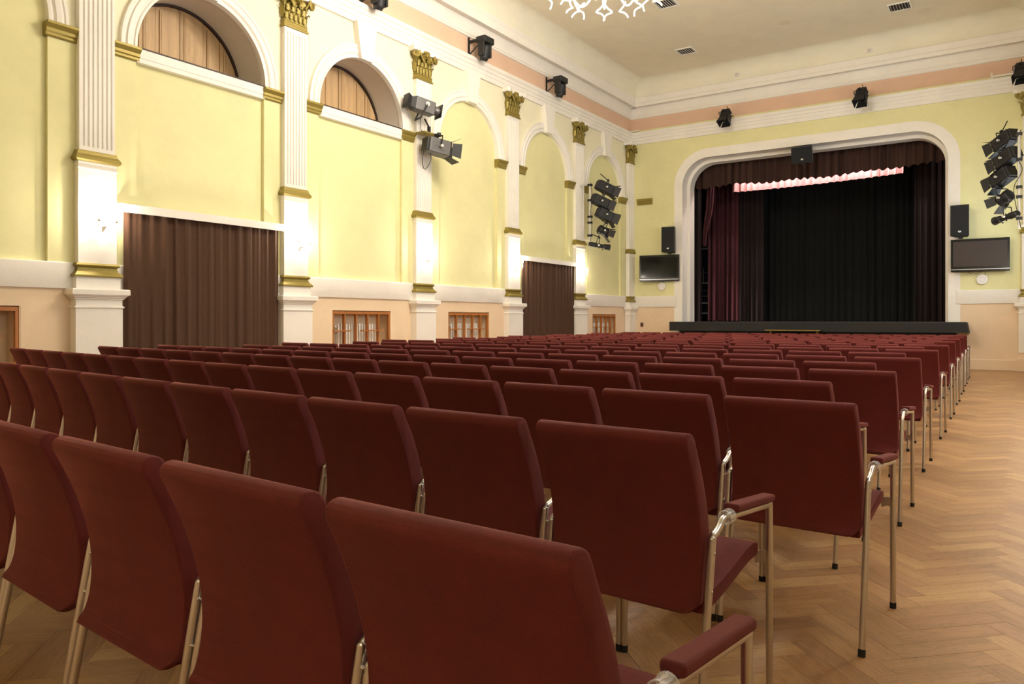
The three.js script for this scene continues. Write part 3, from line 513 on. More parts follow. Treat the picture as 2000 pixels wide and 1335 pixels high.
// ================================================================ CHAIRS
const chairG = (() => {
  const rear = [[-0.048, 0.416], [-0.068, 0.432], [-0.081, 0.465], [-0.088, 0.515], [-0.089, 0.56], [-0.085, 0.61], [-0.076, 0.66], [-0.062, 0.71], [-0.045, 0.76], [-0.024, 0.81], [-0.005, 0.85], [0.005, 0.870]];
  const th = y => 0.042 + 0.006 * Math.sin((y - 0.42) / 0.47 * Math.PI);
  const mk = (N, bevel) => {
    const rc = new THREE.CatmullRomCurve3(rear.map(p => V3(p[0], p[1], 0))), R = Array.from({ length: N + 1 }, (_, i) => rc.getPointAt(Math.pow(i / N, 1.5)));
    const s = new THREE.Shape(); s.moveTo(R[0].x, R[0].y); for (const p of R.slice(1)) s.lineTo(p.x, p.y);
    const top = R[N], tt = th(top.y), fx = top.x - tt; s.bezierCurveTo(top.x + 0.012, top.y + 0.028, fx + 0.012, top.y + 0.034, fx, top.y + 0.004);
    for (let i = N - 1; i >= 0; i--) s.lineTo(R[i].x - th(R[i].y), R[i].y);
    s.quadraticCurveTo(R[0].x - 0.02, R[0].y - 0.012, R[0].x, R[0].y);
    const g = new THREE.ExtrudeGeometry(s, { depth: 0.472, bevelEnabled: bevel > 0, bevelSize: 0.008, bevelThickness: 0.007, bevelSegments: bevel, curveSegments: 9 });
    g.applyMatrix4(new THREE.Matrix4().makeBasis(V3(0, 0, 1), V3(0, 1, 0), V3(-1, 0, 0))); g.translate(0.236, 0, 0);
    const p = g.attributes.position, yb = 0.452, rr = 0.036;      // rounded lower corners
    for (let i = 0; i < p.count; i++) { const y = p.getY(i); if (y < yb) { const q = Math.min(1, (yb - y) / (rr + 0.006)), k = rr * (1 - Math.sqrt(1 - q * q)); p.setX(i, p.getX(i) - Math.sign(p.getX(i)) * k); } }
    return planarUV(crease(g, 42));
  };
  const seatMk = bevel => {
    const top = [[-0.135, 0.428], [-0.2, 0.432], [-0.3, 0.447], [-0.4, 0.468], [-0.48, 0.483], [-0.53, 0.487]];
    const s = new THREE.Shape(); s.moveTo(...top[0]); s.splineThru(top.slice(1).map(p => new THREE.Vector2(...p))); s.bezierCurveTo(-0.565, 0.487, -0.572, 0.462, -0.55, 0.452);
    s.splineThru([[-0.48, 0.447], [-0.4, 0.432], [-0.3, 0.411], [-0.2, 0.396], [-0.135, 0.392]].map(p => new THREE.Vector2(...p))); s.closePath();
    const g = new THREE.ExtrudeGeometry(s, { depth: 0.448, bevelEnabled: bevel > 0, bevelSize: 0.006, bevelThickness: 0.006, bevelSegments: bevel, curveSegments: 3 });
    g.applyMatrix4(new THREE.Matrix4().makeBasis(V3(0, 0, 1), V3(0, 1, 0), V3(-1, 0, 0))); g.translate(0.224, 0, 0); return planarUV(crease(g, 42));
  };
  const LX = 0.2625, rt = 0.0112;
  const set = (seg, hi) => {
    const side = (x, dy) => ({
      rear: rod([x, 0.018, -0.004], [x, 0.604 + dy, -0.108], rt, seg),
      cap: G(ball(rt, x, 0.604 + dy, -0.108, seg, 6), tube([[x, 0.602 + dy, -0.106], [x, 0.613 + dy, -0.117], [x, 0.619 + dy, -0.138], [x, 0.630 + dy, -0.162], [x, 0.643 + dy, -0.182], [x, 0.6465 + dy, -0.205]], rt * 0.86, hi ? 16 : 6, seg)),
      arm: G(rod([x, 0.6465 + dy, -0.195], [x, 0.612 + dy, -0.572], rt, seg), ball(rt, x, 0.612 + dy, -0.572, seg, 6)),
      front: rod([x, 0.018, -0.572], [x, 0.612 + dy, -0.572], rt, seg),
      footR: rod([x, 0.0, 0.001], [x, 0.024, -0.006], 0.0128, seg, 0.0128), footF: rod([x, 0.0, -0.572], [x, 0.024, -0.572], 0.0128, seg, 0.0128),
      bracket: (() => { const sg = Math.sign(x), p = []; for (let k = 0; k <= 6; k++) { const u = k / 6; p.push([sg * (0.222 + 0.034 * u), 0.436 + 0.008 * Math.sin(u * 2.6), -0.556 - 0.012 * u]); } const L = []; for (let k = 0; k < 6; k++) L.push((() => { const a = p[k], b = p[k + 1]; const g = new THREE.BoxGeometry(Math.abs(b[0] - a[0]) + 0.003, 0.036, 0.004); g.translate((a[0] + b[0]) / 2, (a[1] + b[1]) / 2, (a[2] + b[2]) / 2); return g; })()); return G(...L); })(),
      screws: [0.57, 0.47].map(y => ball(0.0042, x + Math.sign(x) * 0.0108, y, -0.175 * y, 8, 6, 0.6, 1, 1)),
    });
    const pad = (() => { const g = new RoundedBoxGeometry(0.046, 0.024, 0.325, hi ? 3 : 1, 0.009); g.rotateX(-0.088); g.translate(LX, 0.6495, -0.405); return g; })();
    const clip = (() => { const g = new THREE.CylinderGeometry(0.0195, 0.0195, 0.034, hi ? 20 : 10, 1, true); const rim1 = new THREE.TorusGeometry(0.0195, 0.0018, 5, hi ? 20 : 10), rim2 = rim1.clone(); g.rotateX(Math.PI / 2); rim1.translate(0, 0, 0.017); rim2.translate(0, 0, -0.017); const m = G(g, rim1, rim2); m.translate(LX, 0.644, -0.215); return m; })();
    return { back: mk(hi ? 28 : 13, hi ? 3 : 1), seat: seatMk(hi ? 2 : 1), R: side(LX, 0), L: side(-LX, -0.03), pad, clip };
  };
  const pipeL = [0.2415, -0.2415].map(x => tube(rear.slice(2).concat([[0.004, 0.886], [-0.010, 0.896], [-0.030, 0.891]]).map(p => [x, p[1], p[0] + 0.002]), 0.0016, 40, 5));
  const seam = rod([-0.239, 0.486, -0.0842], [0.239, 0.486, -0.0842], 0.0024, 6);
  const label = (() => { const g = new THREE.CylinderGeometry(0.0201, 0.0201, 0.026, 16, 1, true, -0.95, 1.9); g.rotateX(Math.PI / 2); return g; })();
  return { hi: set(14, true), lo: set(8, false), pipeL, seam, label, LX };
})();
const seat29 = (() => {
  const c = document.createElement('canvas'); c.width = 128; c.height = 128; const x = c.getContext('2d'); x.fillStyle = '#f1efe9'; x.fillRect(0, 0, 128, 128); x.fillStyle = '#4a4a50'; x.font = '84px sans-serif'; x.textAlign = 'center'; x.textBaseline = 'middle'; x.fillText('29', 64, 68);
  const t = new THREE.CanvasTexture(c); t.colorSpace = THREE.SRGBColorSpace; return std(new THREE.Color(1, 1, 1), { map: t, roughness: 0.6 });
})();
function makeChair(level) {
  const hi = level > 0, g = hi ? chairG.hi : chairG.lo, t = new THREE.Group();
  const b = mesh('backrest', g.back, M.fabric, t);
  if (level > 1) { for (const p of chairG.pipeL) mesh('piping', p, M.fabricSeam, b); mesh('seam', chairG.seam, M.fabric, b); }
  mesh('seat', g.seat, M.fabric, t);
  for (const s of ['R', 'L']) {
    const q = g[s], rl = mesh('rear_leg', q.rear, M.steel, t); mesh('rubber_foot', q.footR, M.rubber, rl); mesh('leg_cap', q.cap, M.steel, rl);
    if (level > 1) for (const sc of q.screws) mesh('screw', sc, M.screw, rl);
    const fl = mesh('front_leg', q.front, M.steel, t); mesh('rubber_foot', q.footF, M.rubber, fl);
    mesh('arm_tube', q.arm, M.steel, t); mesh('seat_bracket', q.bracket, M.steel, t);
  }
  mesh('armrest_pad', g.pad, M.fabric, t); mesh('seat_number_clip', g.clip, M.plastic, t);
  return t;
}
const chairProto = [makeChair(0), makeChair(1), makeChair(2)];
// rows: [x of the aisle end, z of the rear feet, slant at the aisle, added slant per chair, number of chairs]
const ROWS = [
  [-0.445, -0.855, 0.055, 0.012, 7], [-0.69, -1.90, 0.06, 0.0095, 13], [-0.46, -2.935, 0.052, 0.0065, 16], [-0.735, -3.90, 0.072, 0.0025, 15], [-0.576, -4.915, 0.01, 0.005, 15],
  [-0.82, -5.85, 0.0, 0.001, 13], [-0.629, -6.784, 0.0, 0.0, 14], [-0.85, -7.77, 0, 0, 13], [-0.665, -8.75, 0, 0, 14], [-0.88, -9.67, 0, 0, 13], [-0.70, -10.587, 0, 0, 14]];
for (let k = 12; k <= 19; k++) ROWS.push([k % 2 ? -0.70 - (k - 11) * 0.0235 : -0.91 - (k - 11) * 0.0235, -10.587 - (k - 11) * 0.914, 0, 0, k % 2 ? 14 : 13]);
{
  const PITCH = 0.553, r = rng(404);
  ROWS.forEach(([xe, ze, a0, a1, n], ri) => {
    let x = xe, z = ze;
    const row = ri + 1;
    for (let i = 0; i < n; i++) {
      const a = a0 + a1 * i, cx = x - Math.cos(a) * PITCH / 2, cz = z - Math.sin(a) * PITCH / 2;
      const c = chairProto[row <= 3 ? 2 : row <= 6 ? 1 : 0].clone();
      c.name = numbered('conference_chair'); c.position.set(cx, 0, cz + (r() - 0.5) * 0.008); c.rotation.y = -a + (r() - 0.5) * 0.01;
      c.userData = { label: i === 0 ? `burgundy fabric chair with steel legs at the aisle end of the ${ORD[row]} row from back` : `burgundy fabric chair with steel legs, ${ORD[i + 1]} from the aisle in ${ORD[row]} row from back`, category: 'chair', group: 'burgundy chairs in rows facing the stage' };
      const lab = row <= 3 ? mesh('seat_number', chairG.label, row === 1 && i === 0 ? seat29 : M.paper, c) : null; if (lab) { lab.position.set(chairG.LX, 0.644, -0.215); lab.rotation.z = 0.3; }
      scene.add(c); x -= Math.cos(a) * PITCH; z -= Math.sin(a) * PITCH;
    }
  });
}

// ================================================================ STAGE DRAPES AND FITTINGS
function drape(name, label, x0, x1, y0, y1, z, mat, o) { const t = thing(name, label, 'curtain', [x0, y0, z]); mesh('cloth', cloth(x1 - x0, y1 - y0, o), mat, t); return t; }
const zS = -ZF;
drape('stage_valance', 'brown pleated valance hanging across the top of the stage opening', -9.3, -0.7, 5.20, 6.6, zS - 0.95, M.valance, { folds: 40, amp: 0.075, seed: 60, ny: 8, per: 10, gather: 0.7, hem: 0.02, bottom: u => 0.05 + 0.07 * u + 0.03 * Math.sin(u * 9) + 0.02 * Math.sin(u * 31) });
drape('stage_border', 'pink lit border strip showing under the brown valance', -7.5, -2.72, 5.16, 6.4, zS - 1.80, M.pinkBorder, { folds: 24, amp: 0.05, seed: 61, ny: 4, per: 9, hem: 0.006, bottom: u => 0.05 - 0.05 * u + 0.14 * u * u });
drape('stage_leg_drape', 'dark brown drape just inside the opening beside the scaffold', -9.6, -8.32, STAGE_Y + 0.005, 6.3, zS - 1.25, M.plumVelvet, { folds: 9, amp: 0.05, seed: 62, ny: 6 });
drape('stage_leg_drape', 'red velvet drape beside the scaffold gap on the stage', -8.62, -7.60, STAGE_Y + 0.04, 6.3, zS - 2.75, M.redVelvet, { folds: 7, amp: 0.07, seed: 63, ny: 8 });
drape('stage_leg_drape', 'dark plum drape between red drape and black backcloth', -7.72, -6.9, STAGE_Y + 0.03, 6.3, zS - 3.05, M.plumVelvet, { folds: 6, amp: 0.06, seed: 64, ny: 6 });
drape('stage_leg_drape', 'dark plum drape on the stage beside the speaker with the wide shadow', -2.5, -0.9, STAGE_Y + 0.02, 6.3, zS - 2.4, M.plumVelvet, { folds: 11, amp: 0.06, seed: 65, ny: 6 });
drape('stage_backcloth', 'black pleated backcloth closing the stage', -9.0, -0.6, STAGE_Y + 0.01, 6.6, zS - 4.3, M.blackVelvet, { folds: 40, amp: 0.07, seed: 66, ny: 6, per: 9 });
{
  const t = thing('tied_drape', 'narrow red drape tied back slantwise beside the dark drape', 'curtain', [-8.36, 0, zS - 1.6]);
  mesh('cloth', G(tube([[0.02, 3.55, 0], [0.05, 3.95, 0.01], [0.14, 4.4, 0], [0.2, 4.8, 0], [0.22, 5.4, 0]], 0.05, 20, 7), tube([[0.0, 3.55, 0.03], [0.0, 3.95, 0.03], [0.05, 4.4, 0.03], [0.1, 4.8, 0.02], [0.12, 5.4, 0]], 0.04, 20, 7), tube([[0.03, 3.55, 0.04], [0.08, 3.95, 0.05], [0.19, 4.35, 0.04], [0.27, 4.75, 0.03], [0.3, 5.4, 0]], 0.03, 20, 7)), M.redVelvet, t);
}
{
  const t = thing('scaffold_rack', 'pale scaffold rack with level rungs seen in the stage wing', 'scaffold', [-9.35, STAGE_Y, zS - 4.2]);
  for (const s of [-0.45, 0.5]) mesh('post', G(rod([s, 0, 0], [s, 3.4, 0], 0.022, 8), rod([s, 0, -0.5], [s, 3.4, -0.5], 0.022, 8)), M.paleMetal, t);
  for (const y of [0.30, 0.66, 1.36, 2.57]) mesh('rung', box(1.1, 0.05, 0.05, 0.02, y, 0.01), M.paleMetal, t);
  for (const y of [0.9, 1.1, 1.72]) mesh('rail', rod([-0.5, y, 0], [0.55, y, 0], 0.008, 6), M.paleMetal, t);
  mesh('guard_post', rod([0.04, 1.36, 0.02], [0.04, 1.88, 0.02], 0.012, 6), M.paleMetal, t);
  mesh('backing_panel', box(1.0, 2.9, 0.03, 0.02, 1.6, -0.52), M.navy, t);
}
{ // strip light behind the valance that lights the pink border
  const t = thing('border_light', 'long strip light hidden behind the brown valance', 'stage light', [-5.0, 5.72, zS - 1.45]);
  mesh('housing', G(box(4.5, 0.02, 0.14, 0, 0.08, 0), box(4.5, 0.16, 0.02, 0, 0.0, 0.07)), M.black, t);
  mesh('tube_lamp', box(4.4, 0.03, 0.03, 0, 0.04, 0.03), std(hex(255, 230, 215), { emissive: new THREE.Color(1, 0.82, 0.74), emissiveIntensity: 1.5 }), t);
  for (let k = 0; k < 8; k++) { const p = new THREE.PointLight(new THREE.Color(1, 0.88, 0.83), 1.6, 0, 2); p.position.set(-1.95 + k * 0.557, -0.02, 0.0); p.castShadow = true; t.add(p); }
}
{ // stage steps
  const t = thing('stage_steps', 'dark portable steps with brass edged treads before the stage apron', 'steps', [-5.05, 0, zS + 0.64]);
  for (let k = 0; k < 4; k++) { const y = 0.95 - k * 0.235, z = 0.15 + k * 0.27; mesh('tread', G(box(1.42, 0.035, 0.3, 0, y - 0.0175, z)), M.stageBlack, t); mesh('edging', box(1.42, 0.03, 0.012, 0, y - 0.015, z + 0.152), M.brass, t); }
  for (const s of [-0.6, 0.6]) for (const [z, h] of [[0.12, 0.92], [0.42, 0.69], [0.69, 0.45], [0.96, 0.21]]) mesh('leg', box(0.045, h, 0.045, s, h / 2, z), M.brass, t);
  mesh('stringer', G(box(0.03, 0.08, 0.9, -0.66, 0.35, 0.5), box(0.03, 0.08, 0.9, 0.66, 0.35, 0.5)), M.black, t);
}
function tv(label, pos, rotY, glass) {
  const t = thing('television', label, 'television', pos, rotY, 'flat televisions beside the stage opening'), W = 1.22, H = 0.80;
  mesh('cabinet', rbox(W, H, 0.06, 0.012, 0, 0, 0), M.bezel, t); mesh('screen', box(W - 0.1, H - 0.19, 0.004, 0, 0.035, 0.0305), glass, t); mesh('speaker_strip', box(W - 0.01, 0.016, 0.006, 0, -H / 2 + 0.06, 0.0305), M.silver, t);
  mesh('rear_housing', rbox(W * 0.7, H * 0.7, 0.06, 0.02, 0, 0, -0.05), M.black, t); mesh('wall_bracket', box(0.3, 0.3, 0.1, 0, 0.02, -0.12), M.blackMetal, t);
  mesh('cable', tube([[-0.28, -0.38, -0.02], [-0.2, -0.44, -0.02], [-0.14, -0.41, -0.02], [-0.08, -0.45, -0.02], [0.05, -0.4, -0.02]], 0.005, 20, 5), M.cable, t);
}
tv('wide flat television reflecting a lamp, near the corner by the yellow arches', [-9.13, 2.785, zS + 0.17], 0.16, M.screen);
tv('wide flat television with brownish glare put into its screen colour above the aisle', [-0.84, 2.785, zS + 0.17], 0.02, M.screenMattGlare);
const oval = (() => { const g = new THREE.CylinderGeometry(0.035, 0.035, 0.006, 24); g.rotateX(Math.PI / 2); g.scale(1, 0.62, 1); return g; })();
function speaker(label, pos, rotY, w = 0.38, h = 0.74, d = 0.34, tilt = 0) {
  const t = thing('loudspeaker', label, 'loudspeaker', pos, rotY, 'black loudspeakers around the stage opening'); t.rotation.order = 'YXZ'; t.rotation.x = tilt;
  const s = poly([[-w / 2, d / 2], [w / 2, d / 2], [w / 2 - 0.06, -d / 2], [-w / 2 + 0.06, -d / 2]]);
  const g = new THREE.ExtrudeGeometry(s, { depth: h, bevelEnabled: true, bevelSize: 0.008, bevelThickness: 0.008, bevelSegments: 2 }); g.applyMatrix4(new THREE.Matrix4().makeBasis(V3(1, 0, 0), V3(0, 0, 1), V3(0, -1, 0))); g.translate(0, h / 2, 0);
  mesh('cabinet', crease(g, 30), M.black, t); mesh('front_grille', rbox(w - 0.03, h - 0.03, 0.014, 0.006, 0, 0, d / 2 + 0.012), M.grilleCloth, t);
  const b = mesh('badge', oval, M.whitePlastic, t); b.position.set(0, -h / 2 + 0.1, d / 2 + 0.022); mesh('badge_mark', box(0.02, 0.012, 0.003, 0, -h / 2 + 0.1, d / 2 + 0.026), M.black, t);
  mesh('mount', box(0.08, 0.06, 0.14, 0, -h / 2 - 0.03, 0), M.black, t); mesh('wall_plate', box(0.1, 0.12, 0.06, 0, -h / 2 + 0.05, -d / 2 - 0.02), M.black, t);
}
speaker('black loudspeaker above the television near the yellow arches', [-8.78, 3.62, zS + 0.22], 0.12);
speaker('black loudspeaker above the television by the aisle', [-1.24, 3.63, zS + 0.22], -0.05);
{
  const t0 = [-4.98, 5.76, zS + 0.02];
  speaker('black loudspeaker hanging from the middle of the stage opening', t0, 0.05, 0.54, 0.44, 0.34, 0.25);
}
function puck(label, x, y) {
  const t = thing('access_point', label, 'access point', [x, y, zS], 0, 'round white access points under the televisions');
  const s = new THREE.Shape(); s.absarc(0, 0, 0.125, 0, Math.PI * 2); const g = new THREE.ExtrudeGeometry(s, { depth: 0.02, bevelEnabled: true, bevelSize: 0.012, bevelThickness: 0.014, bevelSegments: 3, curveSegments: 24 }); g.scale(0.88, 0.92, 1); g.translate(0, 0, 0.015);
  mesh('cover', crease(g, 30), M.whitePlastic, t); mesh('cable', tube([[0.06, 0.1, 0.01], [0.075, 0.2, 0.012], [0.075, 0.3, 0.012]], 0.004, 8, 5), M.cable, t); const d = new THREE.TorusGeometry(0.06, 0.003, 6, 24); d.translate(0, 0, 0.05); mesh('ring_mark', d, M.paleMetal, t);
}
puck('round white access point under the television near the yellow arches', -9.11, 2.24);
puck('round white access point under the television by the aisle', -0.80, 2.2);
{ const t = thing('wall_switch', 'small brown wall switch on the peach dado beside the stage', 'switch', [-9.77, 1.07, zS]); mesh('plate', rbox(0.085, 0.13, 0.03, 0.006, 0, 0, 0.016), M.brownPlastic, t); mesh('rocker', rbox(0.04, 0.06, 0.012, 0.003, 0, 0, 0.034), M.darkwood, t); }

// ================================================================ STAGE LAMPS (forward is +z)
const flap = (w1, w2, l) => { const s = poly([[-w1 / 2, 0], [w1 / 2, 0], [w2 / 2, l], [-w2 / 2, l]]); const g = new THREE.ExtrudeGeometry(s, { depth: 0.004, bevelEnabled: false }); g.translate(0, 0, -0.002); return g; };
function doors(t, half, z, w, l, open, mat = M.blackMetal) {
  const g = flap(w, w * 1.25, l);
  for (let k = 0; k < 4; k++) { const m = mesh('barn_door', g, mat, t); const e = new THREE.Matrix4().makeRotationZ(k * Math.PI / 2).multiply(new THREE.Matrix4().makeTranslation(0, half, z)).multiply(new THREE.Matrix4().makeRotationX(Math.PI / 2 - open[k])); m.applyMatrix4(e); }
}
function yoke(t, hw, up, z = 0, mat = M.blackMetal) {
  mesh('yoke', tube([[-hw, 0, z], [-hw, up * 0.55, z], [-hw * 0.96, up * 0.95, z], [-hw * 0.8, up, z], [hw * 0.8, up, z], [hw * 0.96, up * 0.95, z], [hw, up * 0.55, z], [hw, 0, z]], 0.011, 40, 6, 0.1), mat, t);
  for (const s of [-1, 1]) { const k = rod([s * (hw - 0.01), 0, z], [s * (hw + 0.035), 0, z], 0.024, 12); mesh('yoke_knob', k, M.paleMetal, t); }
  mesh('clamp', G(rod([0, up, z], [0, up + 0.04, z], 0.014, 8), box(0.06, 0.04, 0.05, 0, up + 0.05, z)), mat, t);
}
function plainLamp(t, o = {}) {   // box-bodied plano lamp with ribs and four barn doors
  const { w = 0.27, h = 0.27, l = 0.34, body = M.blackMetal, open = [0.25, 0.2, 0.3, 0.2], yk = true } = o;
  const L = [rbox(w, h, l, 0.025, 0, 0, 0, 2)]; for (let k = 0; k < 4; k++) { L.push(box(0.008, 0.012, l * 0.62, w / 2, -0.06 + k * 0.035, -0.02), box(0.008, 0.012, l * 0.62, -w / 2, -0.06 + k * 0.035, -0.02), box(0.012, 0.008, l * 0.7, -0.055 + k * 0.036, h / 2, -0.02)); }
  mesh('housing', G(...L), body, t); mesh('rear_cap', rbox(w * 0.86, h * 0.86, 0.05, 0.015, 0, 0, -l / 2 - 0.02), M.black, t);
  const f = new THREE.TorusGeometry(w * 0.44, 0.014, 6, 24); f.translate(0, 0, l / 2 + 0.008); mesh('lens_ring', G(f, box(w, h, 0.012, 0, 0, l / 2)), M.black, t);
  const ln = new THREE.SphereGeometry(w * 0.5, 18, 8, 0, Math.PI * 2, 0, 0.9); ln.rotateX(Math.PI / 2); ln.translate(0, 0, l / 2 - 0.075 * w / 0.23); mesh('lens', ln, M.lens, t);
  if (yk) yoke(t, w / 2 + 0.03, h / 2 + 0.05, 0.0); doors(t, h / 2, l / 2 + 0.012, w * 0.85, 0.17, open);
}
function fresnel(t) {
  const g = lathe([[0.001, -0.15], [0.09, -0.15], [0.125, -0.12], [0.13, -0.05], [0.12, -0.045], [0.12, 0.06], [0.135, 0.07], [0.135, 0.12], [0.001, 0.12]], 24); g.rotateX(Math.PI / 2); mesh('housing', g, M.blackMetal, t);
  const ln = new THREE.CylinderGeometry(0.11, 0.11, 0.01, 24); ln.rotateX(Math.PI / 2); ln.translate(0, 0, 0.122); mesh('lens', ln, M.lens, t); yoke(t, 0.16, 0.22); doors(t, 0.12, 0.125, 0.17, 0.19, [0.35, 0.6, 0.5, 0.7]);
}
function profile(t) {
  const body = M.blackMetal;
  const g = lathe([[0.001, -0.30], [0.05, -0.30], [0.068, -0.27], [0.068, -0.1], [0.055, -0.08], [0.055, 0.12], [0.072, 0.14], [0.078, 0.25], [0.085, 0.26], [0.085, 0.30], [0.07, 0.30], [0.07, 0.26], [0.001, 0.26]], 22); g.rotateX(Math.PI / 2); mesh('housing', crease(g.toNonIndexed(), 30), body, t);
  const ln = new THREE.CylinderGeometry(0.068, 0.068, 0.01, 20); ln.rotateX(Math.PI / 2); ln.translate(0, 0, 0.265); mesh('lens', ln, M.lens, t); mesh('shutter_handle', G(box(0.16, 0.02, 0.012, 0, 0, -0.02), box(0.02, 0.16, 0.012, 0, 0, 0.0), ball(0.018, 0.0, -0.09, 0.1, 8, 6)), M.black, t); yoke(t, 0.1, 0.2, -0.05);
}
function aim(t, target) { t.up.set(0, 1, 0); t.lookAt(V3(...target)); }
const STAGE_PT = [-5.0, 2.2, -24.5];
{ // lamp standing in the wing behind the jamb by the aisle; it lights the opposite jamb and the red drape
  const t = thing('wing_spotlight', 'lit fresnel spotlight in the stage wing behind the jamb by the aisle', 'stage light', [-1.30, 1.75, zS - 1.5]); fresnel(t); aim(t, [-8.5, 1.35, zS - 2.2]);
  const sp = new THREE.SpotLight(new THREE.Color(1, 0.86, 0.82), 130, 0, 0.24, 0.8, 2); sp.position.set(0, 0, 0.16); sp.target.position.set(0, 0, 6); sp.castShadow = true; sp.shadow.radius = 4; t.add(sp); t.add(sp.target);
  const k = thing('lamp_stand', 'black floor stand under the fresnel spotlight in the stage wing', 'stand', [-1.30, STAGE_Y, zS - 1.5]); mesh('pole', rod([0, 0, 0], [0, 0.45, 0], 0.018, 8), M.blackMetal, k); mesh('base', rod([0, 0, 0], [0, 0.02, 0], 0.16, 16), M.blackMetal, k);
}
{ // pair of lamps on the third pilaster
  const zp = -(PIL0 + 2 * PIL_STEP), g = 'pair of lamps on the pilaster bracket';
  const a = thing('profile_spotlight', 'grey box-bodied profile spotlight above the pilaster bracket', 'stage light', [-9.80, 5.42, zp + 0.30], 0, g);
  mesh('housing', G(rbox(0.2, 0.24, 0.40, 0.02, 0, 0, -0.02)), M.greyMetal, a); mesh('rear_cap', (() => { const s = poly([[-0.1, -0.12], [0.1, -0.12], [0.1, 0.12], [-0.1, 0.12]]); const q = new THREE.ExtrudeGeometry(s, { depth: 0.02, bevelEnabled: true, bevelSize: -0.03, bevelThickness: 0.08, bevelSegments: 1, bevelOffset: 0.0 }); q.translate(0, 0, -0.3); return q; })(), M.blackMetal, a);
  const tb = lathe([[0.001, 0.17], [0.085, 0.17], [0.085, 0.29], [0.07, 0.29], [0.001, 0.285]], 20); tb.rotateX(Math.PI / 2); mesh('lens_tube', tb, M.greyMetal, a); mesh('gel_frame', box(0.24, 0.24, 0.012, 0, 0, 0.30), M.blackMetal, a);
  mesh('focus_knob', G(rod([-0.1, 0.03, 0.0], [-0.13, 0.03, 0.0], 0.04, 16), rod([0.1, 0.03, 0.0], [0.13, 0.03, 0.0], 0.04, 16)), M.paleMetal, a); mesh('yoke', G(rod([-0.12, 0.03, 0], [-0.11, -0.25, -0.09], 0.016, 6), rod([0.12, 0.03, 0], [0.11, -0.25, -0.09], 0.016, 6), rod([-0.11, -0.25, -0.09], [0.11, -0.25, -0.09], 0.016, 6)), M.blackMetal, a);
  aim(a, [-5.5, 3.4, -23]); a.scale.setScalar(1.1);
  const b = thing('plano_spotlight', 'dark ribbed spotlight with open barn doors below the pilaster bracket', 'stage light', [-9.70, 4.66, zp + 0.02], 0, g);
  plainLamp(b, { w: 0.24, h: 0.26, l: 0.4, body: M.greyMetal, open: [0.55, 0.15, 0.3, 0.2] }); aim(b, [-5, 3.0, -23]); b.scale.setScalar(1.2);
  mesh('cable_loop', tube([[0, -0.05, -0.22], [0.02, -0.25, -0.24], [0.0, -0.42, -0.18], [-0.02, -0.25, -0.1], [0, -0.1, -0.12]], 0.006, 30, 5), M.cable, b);
  const k = thing('lamp_bracket', 'gilded bracket arm holding the pair of stage lamps', 'bracket', [-XW + 0.1, 4.95, zp], Math.PI / 2);
  mesh('plank', rbox(0.5, 0.035, 0.24, 0.004, -0.02, 0, 0.11), M.gold, k); mesh('upright', G(box(0.06, 0.2, 0.04, 0.02, -0.1, 0.28), box(0.05, 0.12, 0.05, -0.1, 0.07, 0.2), rod([-0.1, 0.12, 0.2], [-0.28, 0.24, 0.24], 0.016, 8)), M.blackMetal, k); mesh('cable_loop', tube([[-0.1, 0.08, 0.2], [-0.2, -0.02, 0.18], [-0.3, 0.05, 0.16], [-0.34, 0.3, 0.18]], 0.006, 24, 5), M.cable, k);
}
function rack(xp, zp, wallX, sgn, where, top, bot) {
  const k = thing('lamp_pole', `white upright pole with wall arms ${where}`, 'pole', [xp, 0, zp]);
  mesh('pole', rod([0, bot, 0], [0, top, 0], 0.03, 14), M.paleMetal, k);
  const w = wallX - xp; mesh('wall_arm', G(box(Math.abs(w) + 0.06, 0.03, 0.05, w / 2, top - 0.05, 0), box(Math.abs(w) + 0.06, 0.03, 0.05, w / 2, bot + 0.05, 0)), M.paleMetal, k);
  for (const y of [0.04, 0.3, 0.58, 0.68, 0.9]) mesh('pole_clamp', box(0.11, 0.055, 0.1, 0, top - (top - bot) * y, 0), M.blackMetal, k);
  mesh('cable', tube([[0.03, top, 0.03], [sgn * 0.1, top - 0.4, 0.05], [0.05, top - 0.8, 0.06], [sgn * 0.09, top - 1.2, 0.05], [0.03, bot, 0.03]], 0.007, 40, 5), M.cable, k);
  const L = [
    [plainLamp, 'plano_spotlight', 'black barn-door spotlight, topmost', 0.24, -0.10, 0.42, { l: 0.44, open: [0.55, 0.2, 0.2, 0.25] }],
    [plainLamp, 'plano_spotlight', 'black barn-door spotlight, second from top', 0.20, -0.50, 0.22, { l: 0.44, open: [0.3, 0.2, 0.2, 0.2] }],
    [plainLamp, 'plano_spotlight', 'black barn-door spotlight, third from top', 0.28, -0.86, 0.34, { l: 0.42, open: [0.2, 0.2, 0.45, 0.2] }],
    [fresnel, 'fresnel_spotlight', 'round black fresnel spotlight with splayed doors', 0.24, -1.30, 0.3, {}],
    [profile, 'profile_spotlight', 'slim black profile spotlight, lowest', 0.22, -1.72, 0.12, {}],
  ];
  L.forEach(([fn, nm, lb, dx, dy, dz, o], i) => { const t = thing(nm, `${lb} on the pole ${where}`, 'stage light', [xp + sgn * dx, top + dy, zp - dz], 0, 'stage lamps on the wall poles'); fn(t, o); aim(t, [-5.0 + sgn * 1.2, top + dy - (i === 4 ? 1.2 : 3.6), -24.5]); mesh('hanging_arm', rod([0, 0.22, 0], [-sgn * 0.12, 0.26, -0.3], 0.012, 6), M.blackMetal, t); });
}
rack(-9.76, -(PIL0 + 4 * PIL_STEP), -XW + 0.08, 1, 'on the yellow wall', 4.95, 3.35);
rack(-0.04, -(PIL0 + 4 * PIL_STEP), XR - 0.08, -1, 'over the aisle', 5.02, 3.05);
